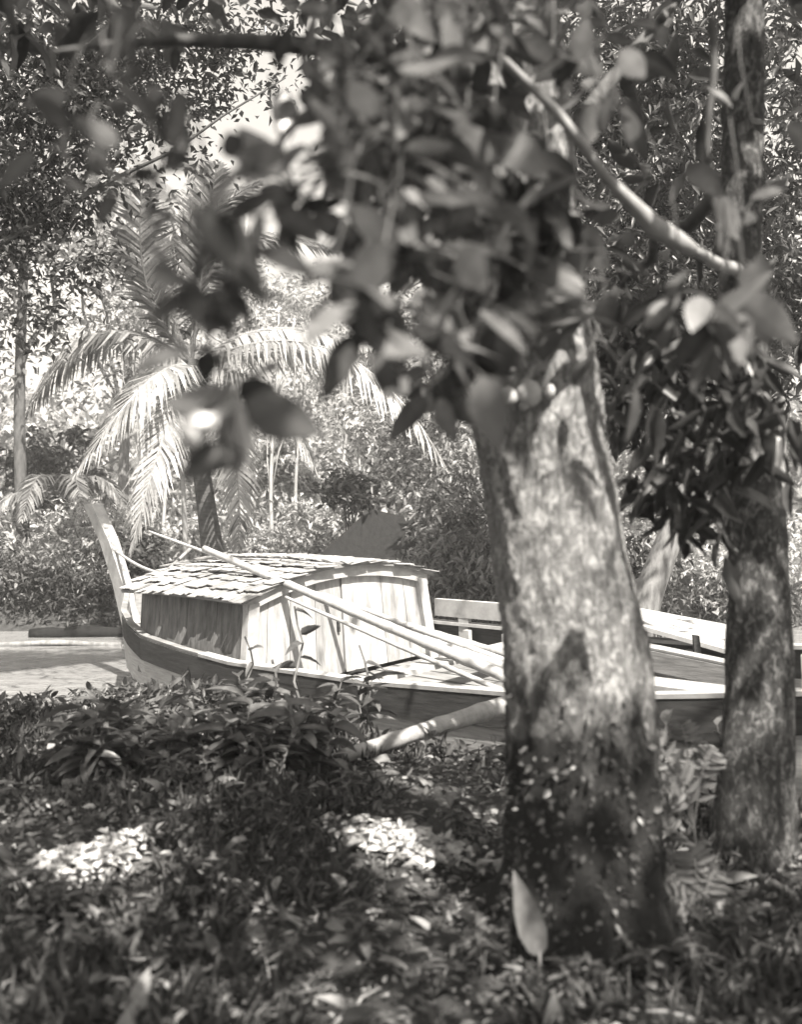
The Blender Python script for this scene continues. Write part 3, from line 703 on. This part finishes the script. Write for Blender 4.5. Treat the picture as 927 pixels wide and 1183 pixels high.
# limbs that carry the crown over and behind the viewer
for e in [(4.2, 1.5, 5.0), (5, 4.5, 5.5), (3.4, -2.5, 5.2), (-1.5, 1.0, 5.6), (-2.5, 4.0, 5.8), (1.0, 6.5, 6.0), (5.5, -1, 6.2), (-.5, -2, 6.4)]:
    a = P(605, -40, TD)-org; limb(limbs, a, np.array(e)-org, .05, .015, .2, 9, 8)
limbs.build('limbs', M['bark_dark'], big, smooth=True)
# crown that shades the foreground (mostly above the picture)
parts = []
n = 26000
pos = np.stack([rng.uniform(-4.5, 8.5, n), rng.uniform(-4.5, 9.0, n), rng.uniform(3.4, 7.8, n)], -1)
cl = vnoise(pos[:, 0]+.3*pos[:, 2], pos[:, 1]-.4*pos[:, 2], .8, 4)
pos = pos[(cl > -1.0)]
top = lambda px: np.interp(px, [0, 150, 300, 420, 560, 700, 830, 930], [60, 40, 20, 120, 330, 230, 150, 200])
pos = pos[sun_gap_ok(pos) & ray_ok(pos) & sky_ok(pos, .08) & visible_ok(pos, top) & branch_ok(pos)]
px, py = proj(pos); pos = pos[~((pos[:, 1] > .4) & (px > 640) & (px < 960) & (py > 0) & (rng.random(len(pos)) < .55))]
near = pos[:, 1] < 1.0
l = rng.uniform(.16, .30, len(pos))
parts.append(leaves_data(pos-org, rand_dirs(len(pos), .35, .6), l, l*.42, T_MID))
n = 1300; q = np.stack([rng.normal(560, 85, n), rng.uniform(-20, 400, n)], -1); dq = rng.uniform(2.3, 3.5, n)
pos = np.stack([P(a, b, c) for (a, b), c in zip(q, dq)]); pos = pos+.10*np.stack([vnoise(pos[:, 1]*4, pos[:, 2]*4, 1., 1), vnoise(pos[:, 0]*4, pos[:, 2]*4, 1., 2), vnoise(pos[:, 0]*4, pos[:, 1]*4, 1., 3)], -1); px, py = proj(pos)
pos = pos[branch_ok(pos) & sky_ok(pos, .1) & (py < np.interp(px, [380, 470, 530, 560, 660, 700, 760], [150, 340, 400, 365, 365, 380, 260])) & sun_gap_ok(pos) & ray_ok(pos)]
l = rng.uniform(.07, .15, len(pos)); leaf_mesh('inner_crown', [leaves_data(pos-org, rand_dirs(len(pos), .45, .7), l, l*rng.uniform(.38, .55, len(pos)), T_BIG)], M['leaf_near'], big, smooth=True)
leaf_mesh('crown', parts, M['leaf_canopy'], big)
# near sprays: rosettes of long leaves hanging close to the lens, out of focus
def sprays(lst, mat, name='leaf_spray'):
    for (px, py, d, n_, L, dn, sp) in lst:
        c = P(px, py, d)
        dirs = rand_dirs(n_, dn, .8); pos = c+dirs*L*.12+rng.normal(0, sp, (n_, 3))
        l = L*rng.uniform(.75, 1.2, n_)
        k_ = branch_ok(pos+dirs*L*.5) & sun_gap_ok(pos+dirs*L*.5); dirs, pos, l = dirs[k_], pos[k_], l[k_]; n_ = len(pos)
        if n_ == 0: continue
        o = leaf_mesh(name, [leaves_data(pos-org, dirs, l, l*rng.uniform(.40, .56, n_), T_BIG, roll=.6)], M[mat], big, smooth=True)
        tw = MB(); up_ = c+np.array([random.uniform(-.05, .05), random.uniform(0, .1), .10+L])
        for q in pos: tw.tube([c-org, q-org], [.003, .002], 4)
        tw.tube([up_-org, .5*(up_+c)-org+rng.normal(0, .01, 3), c-org], [.003, .003, .0025], 5); tw.build('twig', M['bark_dark'], o)
sprays([(243, 270, 1.55, 7, .12, .3, .02), (222, 330, 1.6, 6, .11, .3, .02), (243, 405, 1.55, 5, .12, .7, .02), (262, 455, 1.6, 8, .12, .5, .03), (300, 330, 1.7, 7, .13, .1, .03),
        (380, 322, 1.7, 7, .14, .1, .03), (425, 365, 1.75, 8, .13, .4, .03), (465, 300, 2.0, 16, .12, .2, .05), (500, 380, 2.0, 12, .14, .4, .05), (545, 395, 2.1, 12, .14, .5, .05),
        (440, 240, 2.0, 18, .12, .2, .06), (480, 190, 2.1, 18, .12, .2, .06), (420, 150, 2.0, 16, .11, .2, .06), (540, 230, 2.2, 14, .16, .2, .06), (520, 120, 2.1, 10, .15, .2, .06),
        (590, 290, 2.5, 16, .17, .4, .08), (640, 310, 2.8, 16, .17, .3, .08), (570, 170, 2.4, 14, .17, .2, .08), (650, 240, 2.8, 14, .18, .3, .08), (600, 300, 2.8, 12, .16, .3, .06),
        (400, 90, 2.1, 14, .11, .2, .06), (470, 120, 2.1, 16, .12, .2, .06), (130, 90, 1.9, 9, .09, .2, .05), (80, 130, 1.9, 9, .09, .3, .05), (95, 210, 1.9, 6, .085, .3, .04), (180, 210, 1.9, 8, .09, .2, .05),
        (340, 215, 1.9, 14, .11, .1, .05), (380, 200, 2.0, 16, .11, .1, .06), (180, 130, 2.0, 9, .09, .2, .05), (640, 60, 2.6, 10, .12, .3, .06), (700, 120, 2.6, 10, .16, .4, .07), (690, 385, 3.0, 12, .17, .6, .07),
        (760, 180, 3.0, 9, .17, .5, .07), (830, 355, 2.4, 12, .15, .9, .04), (790, 330, 2.6, 8, .15, .8, .04), (860, 340, 2.5, 8, .15, .8, .04), 
        (560, 385, 3.2, 12, .15, .3, .07), (665, 395, 3.2, 12, .15, .3, .07), (610, 370, 3.2, 12, .14, .3, .07), (500, 430, 2.6, 8, .14, .4, .05), (860, 250, 2.6, 7, .15, .5, .05), (870, 140, 2.7, 8, .15, .4, .06)], 'leaf_near')
# knot hollow rim growth on the trunk: pale torn wood inside the scar
m = MB()
for a, b, s_ in [(588, 458, .036), (612, 455, .050), (634, 452, .028), (606, 468, .02)]:
    c = P(a, b, TD-.27)-org; u_ = np.linspace(0, math.pi, 6)
    m.tube([c+np.array([0, 0, s_*math.cos(q)]) for q in u_], [max(.003, s_*math.sin(q)*.9) for q in u_], 9, bump=.1)
m.build('knot_scar', M['stone'], big, smooth=True)
# small climbing leaves on the mossy foot
n = 900; yv = rng.uniform(790, 1110, n)**1.0; an = rng.uniform(math.pi*1.02, math.pi*1.98, n)
keep = rng.random(n) < np.clip((yv-770)/150, .1, 1); yv = yv[keep]; an = an[keep]; n = len(yv)
a, b = sil(yv, Lt), sil(yv, Rt); rad = (b-a)/2/F*TD
pos = np.stack([((a+b)/2-463.5)/F*TD+rad*1.03*np.cos(an), TD+rad*1.03*np.sin(an), EYE-(yv-597)/F*TD], -1)
out = np.stack([np.cos(an), np.sin(an), np.zeros(n)], -1)
d = unit(rng.normal(size=(n, 3))*.6+out*.5+np.array([0, 0, -.3])); l = rng.uniform(.012, .045, n)
leaf_mesh('climber', [leaves_data(pos-org, d, l, l*.6, T_SMALL, rng.random(n), up=out)], M['leaf_bank'], big)['kind'] = 'stuff'

# right trunk
rt = thing('lichen_tree', 'lichen spotted trunk standing at the right edge of the view', 'tree', P(880, 1010, 4.6)); ro = np.array(rt.location)
m = MB(); yy = np.linspace(1060, -60, 70); NS = 28; th = np.linspace(0, 2*math.pi, NS, endpoint=False); r = []
for y_ in yy:
    a = sil(y_, [(-60, 842), (100, 836), (300, 832), (430, 834), (600, 843), (800, 840), (900, 832), (1060, 815)]); b = a+np.interp(y_, [-60, 300, 500, 800, 900, 1060], [44, 48, 58, 76, 86, 112])
    c = P((a+b)/2, y_, 4.6); rad = (b-a)/2/F*4.6
    wob = 1+.04*np.sin(3*th+y_*.013)+.03*np.sin(8*th+y_*.03)+.015*rng.normal(size=NS)
    r.append(np.stack([c[0]+rad*wob*np.cos(th), c[1]+rad*wob*np.sin(th), np.full(NS, c[2])], -1)-ro)
m.add(np.concatenate(r), [(i*NS+j, i*NS+(j+1) % NS, (i+1)*NS+(j+1) % NS, (i+1)*NS+j) for i in range(len(yy)-1) for j in range(NS)])
m.build('trunk', M['bark_right'], rt, smooth=True)
m = MB(); m.tube([P(*k_)-ro for k_ in [(803, 290, 3.42), (785, 280, 3.40), (755, 262, 3.36), (735, 240, 3.3), (700, 205, 3.2), (672, 165, 3.15), (640, 125, 3.1), (585, 72, 3.0), (540, 40, 2.9)]], [.020, .034, .036, .026, .019, .017, .016, .013, .008], 10, bump=.05); limb(m, P(798, 287, 3.42)-ro, P(862, 320, 4.6)-ro, .016, .03, .01, 5, 8)
m.build('bare_branch', M['bark_pale'], rt, smooth=True)
m = MB(); limb(m, P(850, 430, 4.5)-ro, P(740, 390, 4.0)-ro, .03, .012, .03, 8, 7); limb(m, P(850, 560, 4.5)-ro, P(760, 540, 3.8)-ro, .025, .01, .03, 8, 7); limb(m, P(870, 200, 4.6)-ro, P(720, 330, 5.2)-ro, .05, .02, .05, 8, 7)
m.build('limbs', M['bark_dark'], rt, smooth=True)
# drooping dark leaves between the trunks
pos = []; dd = []
for (px, py, d, n_, sp) in [(760, 420, 4.6, 60, .16), (730, 455, 4.8, 60, .15), (790, 470, 4.4, 50, .15), (720, 400, 5.2, 70, .2), (780, 390, 5.0, 70, .2), (800, 540, 4.2, 40, .12), (830, 480, 4.0, 40, .14), (760, 560, 4.2, 22, .07), (850, 440, 3.9, 40, .14), (800, 580, 4.2, 26, .08), (700, 420, 5.4, 60, .2), (860, 520, 3.9, 30, .12)]:
    pos.append(P(px, py, d)+rng.normal(0, sp, (n_, 3))); dd.append(rand_dirs(n_, .9, .8))
pos = np.concatenate(pos); dd = np.concatenate(dd); l = rng.uniform(.12, .22, len(pos))
leaf_mesh('hanging_leaves', [leaves_data(pos-ro, dd, l, l*.3, T_MID)], M['leaf_dark'], rt)
n = 9000; pos = np.stack([rng.uniform(1.0, 6.5, n), rng.uniform(4.8, 9.5, n), rng.uniform(2.4, 8, n)], -1)
px, py = proj(pos); pos = pos[(py < np.interp(px, [560, 700, 830, 930], [330, 440, 420, 480])) & (px > 560) & (vnoise(pos[:, 0]+pos[:, 2]*.5, pos[:, 1], 1.4, 8) > -.2)]
pos = pos[sun_gap_ok(pos) & ray_ok(pos) & branch_ok(pos)]
l = rng.uniform(.14, .26, len(pos)); leaf_mesh('crown', [leaves_data(pos-ro, rand_dirs(len(pos), .5, .7), l, l*.34, T_MID)], M['leaf_dark'], rt)
# vine hanging in front of the right trunk
m = MB(); t = np.linspace(0, 1, 20); vp = np.stack([P(822+4*math.sin(k_*9)+(6 if k_ > .8 else 0), 20+275*k_, 3.6) for k_ in t])
m.tube(vp, .014, 7, bump=.1); setp(m.build('hanging_vine', M['bark_dark'], smooth=True), 'thin dark vine hanging straight down beside the right hand trunk', 'vine')
# leaning grey trunk between the two
lt = thing('leaning_tree', 'slim grey trunk leaning right between the two near trunks', 'tree', P(735, 760, 14.0)); lo_ = np.array(lt.location)
m = MB(); m.tube([P(a, b, 14.)-lo_ for a, b in ((715, 800), (735, 740), (752, 680), (775, 620), (797, 560), (830, 480), (850, 400))], [.24, .22, .20, .17, .15, .12, .10], 10, bump=.05)
m.build('trunk', M['bark_grey'], lt, smooth=True)
cl_ = []
for (px, py, rx, rz, nc) in [(560, 60, 1.3, .8, 20), (680, 60, 1.3, .9, 24), (790, 60, 1.2, 1.0, 22), (740, 170, 1.3, 1.0, 26), (640, 170, 1.1, .9, 18), (830, 200, 1.0, 1.3, 24), (700, 290, 1.2, .9, 26), (780, 320, 1.0, 1.0, 22), (890, 80, 1.0, 1.4, 22), (900, 330, .7, 1.4, 18), (460, 50, 1.0, .5, 10), (740, 430, .9, .7, 16)]:
    cl_.append(clump_leaves(P(px, py, 13.)-lo_, (rx, .9, rz), nc, 75, .17, .30, spread=.20, down=.5, mask=lambda p: sky_ok(p+lo_, .15) & sun_gap_ok(p+lo_)))
leaf_mesh('crown', cl_+[clump_leaves(P(850, 330, 14.)-lo_, (1.8, 1.2, 1.8), 60, 50, .2, .36, spread=.3, down=.6), clump_leaves(P(700, 420, 14.)-lo_, (1.2, .8, 1.2), 40, 50, .2, .36, spread=.25, down=.6)], M['leaf_dark'], lt)
# overhanging tree at upper left, in focus, dark against the sky
ol = thing('overhanging_tree', 'dark small leaved tree overhanging the creek at upper left', 'tree', (-7.4, 12.5, float(ground_z(-7.4, 12.5))))
oo = np.array(ol.location)
m = MB(); m.tube([(0, 0, 0), (.2, -.1, 3), (.5, -.2, 6), (1, 0, 9)], [.3, .26, .2, .12], 10, bump=.05); m.build('trunk', M['bark_dark'], ol, smooth=True)
m = MB()
for e in [(-20, 150), (60, 90), (200, 60), (330, 90), (110, 160)]:
    limb(m, (.4, -.2, 5.4), P(e[0], e[1], 12.7)-oo, .05, .01, .12, 9, 7)
m.build('limbs', M['bark_dark'], ol, smooth=True)
ps = []
for (px, py, rx, rz, nc) in [(60, 80, 1.3, 1.0, 24), (180, 80, 1.4, .8, 22), (110, 180, 1.3, .9, 22), (60, 280, 1.0, 1.0, 18), (200, 190, 1.0, .6, 16), (330, 80, .9, .5, 8), (120, 300, 1.0, .6, 14), (80, 380, .9, .8, 14), (0, 200, 1.2, 1.5, 20), (430, 120, .9, .8, 12), (230, 40, 1.4, .5, 14)]:
    ps.append(clump_leaves(P(px, py, 12.5)-oo, (rx, 1.0, rz), nc, 125, .12, .45, spread=.22, mask=lambda p: sky_ok(p+oo, .32) & sun_gap_ok(p+oo)))
leaf_mesh('crown', ps, M['leaf_dark'], ol)

# ------------------------------------------------------------------ bank plants (each one a thing)
def plant_proto(kind):
    t = bpy.data.objects.new('bank_plant', None); COL.objects.link(t)
    m = MB(); pos = []; dirs = []
    for k_ in range(random.randint(3, 5)):
        e = np.array([random.uniform(-.16, .16), random.uniform(-.16, .16), random.uniform(.28, .52)])
        limb(m, (random.uniform(-.03, .03), random.uniform(-.03, .03), -.05), e, .008, .004, .01, 5, 5)
        for j in range(6):
            u_ = .35+.65*j/5; pos.append(e*u_); an = 2.4*j+k_
            dirs.append([math.cos(an), math.sin(an), random.uniform(-.1, .8)])
    m.build('stem', M['bark_grey'], t)
    pos = np.array(pos); dirs = unit(np.array(dirs)); n_ = len(pos); l = rng.uniform(.14, .27, n_)
    leaf_mesh('leaves', [leaves_data(pos, dirs, l, l*(.30 if kind else .42), T_LONG, roll=.25)], M['leaf_bank'], t, smooth=True)
    return t
def dup(root, loc, rz, sc, **kw):
    r = root.copy(); COL.objects.link(r); r.location = loc; r.rotation_euler = (0, 0, rz); r.scale = (sc,)*3
    for ch in root.children:
        c = ch.copy(); COL.objects.link(c); c.parent = r
    return setp(r, **kw)
protos = [plant_proto(i % 2) for i in range(6)]
spots = []
plim = lambda px: np.interp(px, [0, 60, 150, 230, 300, 360, 385, 420, 480, 585], [835, 815, 790, 792, 785, 800, 872, 885, 872, 850])
while len(spots) < 96:
    px = random.uniform(55, 590); d = random.uniform(5.6, 8.6); sc = random.uniform(.3, 1.1)
    x = far(px, d); zt = float(ground_z(x, d))+.52*sc
    pt = 597-(zt-EYE)/d*F; pg = 597-(float(ground_z(x, d))-EYE)/d*F
    if pt > float(plim(px)) and pg < 985: spots.append((px, d, sc))
spots += [(288, 7.4, .95), (420, 7.3, 1.0), (310, 7.0, .9), (375, 7.0, .9)]
first = set()
for i, (px, d, sc) in enumerate(spots):
    x = far(px, d); pr = protos[i % 6]; loc = (x, d, float(ground_z(x, d))-.02)
    kw = dict(label='broad leaved weed growing on the bank in front of the boat', cat='plant', group='weeds along the bank')
    if i < 6:
        pr.location = loc; pr.scale = (sc,)*3; pr.rotation_euler = (0, 0, random.uniform(0, 6)); setp(pr, **kw)
    else: dup(pr, loc, random.uniform(0, 6.28), sc, **kw)
for px, py, d, lab in [(345, 700, 7.4, 'tallest bare weed stalk standing before the cabin end wall'), (288, 735, 7.5, 'crooked weed stalk standing at the near cabin corner'), (420, 745, 7.4, 'leafy thin stalk standing before the after deck'), (215, 775, 7.8, 'short bare stalk standing against the bow planks'), (322, 765, 7.2, 'slim stalk just left of the tallest bare stalk')]:
    x = far(px, d); gz = float(ground_z(x, d))-.05; top_ = P(px, py, d)
    t = thing('weed_stalk', lab, 'plant', (x, d, gz), group='stalks standing before the boat'); h = top_[2]-gz
    m = MB(); p = np.stack([np.array([.03*math.sin(k_*1.7+px), .02*math.cos(k_*1.3), h*k_/7]) for k_ in range(8)]); m.tube(p, np.linspace(.013, .007, 8), 6, bump=.15); m.build('stem', M['bark_grey'], t)
    n_ = 9 if px == 420 else 6; u_ = rng.uniform(.25, 1, n_)
    q = np.stack([np.interp(u_, np.linspace(0, 1, 8), p[:, k_]) for k_ in range(3)], -1); l = rng.uniform(.10, .20, n_)
    leaf_mesh('leaves', [leaves_data(q, rand_dirs(n_, .1, .6), l, l*.36, T_LONG)], M['leaf_bank'], t, smooth=True)
for px, d, sc in [(770, 6.2, .9), (800, 6.3, 1.0), (820, 6.0, .8), (760, 5.6, .8), (840, 5.5, .9), (720, 4.2, .6), (800, 4.0, .6), (690, 3.45, .3), (745, 3.5, .35), (800, 3.5, .4), (860, 3.7, .4)]:
    x = far(px, d); dup(protos[random.randrange(6)], (x, d, float(ground_z(x, d))-.02), random.uniform(0, 6), sc, label='leafy weed growing between the two near trunks', cat='plant', group='weeds between the trunks')

for px, d, sc in [(600, 3.4, .3), (648, 3.35, .35), (560, 3.6, .4), (500, 3.4, .35), (420, 3.7, .4), (330, 3.5, .35), (250, 4.2, .4), (150, 3.6, .4), (70, 3.9, .45), (300, 4.8, .45), (400, 5.2, .5), (200, 5.4, .5), (530, 5.0, .45)]:
    x = far(px, d); dup(protos[random.randrange(6)], (x, d, float(ground_z(x, d))-.02), random.uniform(0, 6), sc, label='small weed sprouting from the litter of the shaded foreground', cat='plant', group='small weeds in the litter')
# pinnate shrub by the right trunk
def pinnate(name, base, ends, d, lab, nl=8):
    z = P(base[0], base[1], d); t = thing(name, lab, 'plant', z, group='feather leaved shrubs')
    gz = float(ground_z(z[0], d))-z[2]-.03
    m = MB(); m.tube([(.03, .02, gz), (.02, .0, gz*.5), (0, 0, 0)], .006, 6); m.build('stem', M['bark_dark'], t)
    for (ex, ey, dd) in ends:
        e = P(ex, ey, d+dd)-z; tt = np.linspace(0, 1, nl+2); L = np.linalg.norm(e)
        p = e*tt[:, None]; p[:, 2] += .28*L*np.sin(np.pi*tt)*.8
        fm_ = MB(); fm_.tube(p, .0035, 5)
        tg = unit(np.gradient(p, axis=0)); q = []; dq = []; ll = []
        fn = unit(np.array([.1, -.9, .42])+rng.normal(0, .12, 3))
        for j in range(2, nl+2):
            for s_ in (1, -1):
                sd = unit(np.cross(fn, tg[j])); q.append(p[j]); dq.append(unit(tg[j]*.45+s_*sd+rng.normal(0, .08, 3)-np.array([0, 0, .12]))); ll.append(.092*math.sin(math.pi*(.25+.7*j/(nl+2)))**.5)
        n_ = len(q); ll = np.array(ll)*rng.uniform(.85, 1.1, n_)
        o = leaf_mesh('frond', [leaves_data(np.array(q), np.array(dq), ll, ll*.31, T_MID, roll=.15, up=np.tile(fn, (n_, 1)))], M['leaf_fern'], t, smooth=True)
        fm_.build('rachis', M['bark_grey'], o)
pinnate('feather_shrub', (802, 958), [(722, 905, -.1), (745, 852, 0), (788, 838, .1), (728, 955, -.2), (822, 868, 0), (775, 905, -.3)], 4.2, 'feather leaved shrub between the big trunk and the right trunk')
pinnate('feather_shrub', (810, 1065), [(768, 1000, 0), (757, 1045, -.1), (800, 985, 0), (828, 1005, 0)], 3.8, 'smaller feather leaved shrub low at the foot of the right trunk', 7)
# upright leaf by the trunk foot
t = thing('single_leaf_plant', 'single broad grey leaf standing at the foot of the big trunk', 'plant', P(624, 1104, 3.42))
leaf_mesh('leaf', [leaves_data(np.zeros((1, 3)), unit(np.array([[-.30, -.1, 1.]])), .27, .095, big_template(droop=.3, fold=.12), np.array([.8]), up=np.array([[0, -1., .2]]), roll=.05)], M['leaf_bank'], t, smooth=True)
m = MB(); m.tube([(0, 0, -.15), (0, 0, .02)], .006, 5); m.build('stalk', M['bark_grey'], t)

# ------------------------------------------------------------------ ground cover: uncountable litter, grass and creeping weeds
def scatter(n, x0, x1, y0, y1):
    x = rng.uniform(x0, x1, n); y = rng.uniform(y0, y1, n); return x, y, ground_z(x, y)
def on_ground(n, L, W, tm, h, up, seed, th=-9, x0=-3.6, x1=3.4, y0=2.6, y1=8.2):
    x, y, z = scatter(n, x0, x1, y0, y1); k_ = vnoise(x, y, 1.6, seed) > th; x, y, z = x[k_], y[k_], z[k_]; n = len(x)
    d = rng.normal(size=(n, 3)); d[:, 2] = np.abs(d[:, 2])*up; d = unit(d); l = L*rng.uniform(.5, 1.4, n)
    return leaves_data(np.stack([x, y, z+rng.uniform(0, h, n)], -1), d, l, l*W, tm, rng.random(n), roll=.5)
setp(leaf_mesh('leaf_litter', [on_ground(15000, .04, .5, T_MID, .04, .35, 3), on_ground(1500, .10, .42, T_LONG, .07, .6, 5), on_ground(9000, .02, .6, T_SMALL, .05, .9, 12)], M['litter']), 'dull fallen leaves and creeping weeds covering the shaded bank', kind='stuff')
setp(leaf_mesh('grass', [on_ground(40000, .10, .06, T_SMALL, .01, 2.2, 6, -.3)], M['grass']), 'thin grass blades among the litter', kind='stuff')
setp(leaf_mesh('ground_cover', [on_ground(9000, .05, .5, T_MID, .08, .8, 9, .1, y0=3.0), on_ground(9000, .08, .4, T_MID, .16, .8, 9, -.5, y0=6.6, y1=8.6)], M['leaf_bank']), 'low creeping leaves on the bank', kind='stuff')
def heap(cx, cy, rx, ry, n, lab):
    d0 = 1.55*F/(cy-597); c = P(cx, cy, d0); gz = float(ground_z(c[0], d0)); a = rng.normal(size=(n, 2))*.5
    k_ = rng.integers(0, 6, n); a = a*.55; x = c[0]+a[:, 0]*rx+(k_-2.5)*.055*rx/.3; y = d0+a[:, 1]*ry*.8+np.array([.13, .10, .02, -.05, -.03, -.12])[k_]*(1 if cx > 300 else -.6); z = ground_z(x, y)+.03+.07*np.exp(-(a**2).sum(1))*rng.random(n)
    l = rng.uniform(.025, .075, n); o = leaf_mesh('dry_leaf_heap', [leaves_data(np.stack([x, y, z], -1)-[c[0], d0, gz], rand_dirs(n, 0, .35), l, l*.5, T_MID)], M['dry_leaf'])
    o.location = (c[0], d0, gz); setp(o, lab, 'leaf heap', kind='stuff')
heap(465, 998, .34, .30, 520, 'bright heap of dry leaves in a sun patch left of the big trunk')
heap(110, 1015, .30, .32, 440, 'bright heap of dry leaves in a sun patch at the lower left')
for px, py, lab in [(695, 1098, 'small pale fallen leaf standing nearly upright, left of its two neighbours'), (722, 1100, 'small pale fallen leaf lying between two others at lower right'), (744, 1094, 'small pale fallen leaf curled up, right of its two neighbours')]:
    d0 = 1.5*F/(py-597); c = P(px, py, d0); o = leaf_mesh('fallen_leaf', [leaves_data(np.zeros((1, 3)), rand_dirs(1, -.7), .11, .045, T_BIG, np.array([.9]))], M['dry_leaf'], smooth=True)
    o.location = c; setp(o, lab, 'leaf', 'pale fallen leaves at lower right')

for i in range(26):
    x = rng.uniform(-1.6, 1.5); y = rng.uniform(3.1, 6.5); L = rng.uniform(.15, .5); a = rng.uniform(0, 3.14)
    t_ = np.linspace(-.5, .5, 7); X_ = x+t_*L*math.cos(a)+rng.normal(0, .01, 7); Y_ = y+t_*L*math.sin(a)+rng.normal(0, .01, 7)
    p = np.stack([X_-x, Y_-y, ground_z(X_, Y_)-float(ground_z(x, y))+.03], -1)
    m = MB(); m.tube(p, np.linspace(.008, .003, 7)*rng.uniform(.6, 1.3), 6, bump=.15); o = m.build('fallen_twig', M['bark_pale'], smooth=True); o.location = (x, y, float(ground_z(x, y)))
    setp(o, 'thin dry twig lying in the litter of the shaded bank', 'twig', 'twigs fallen on the bank')
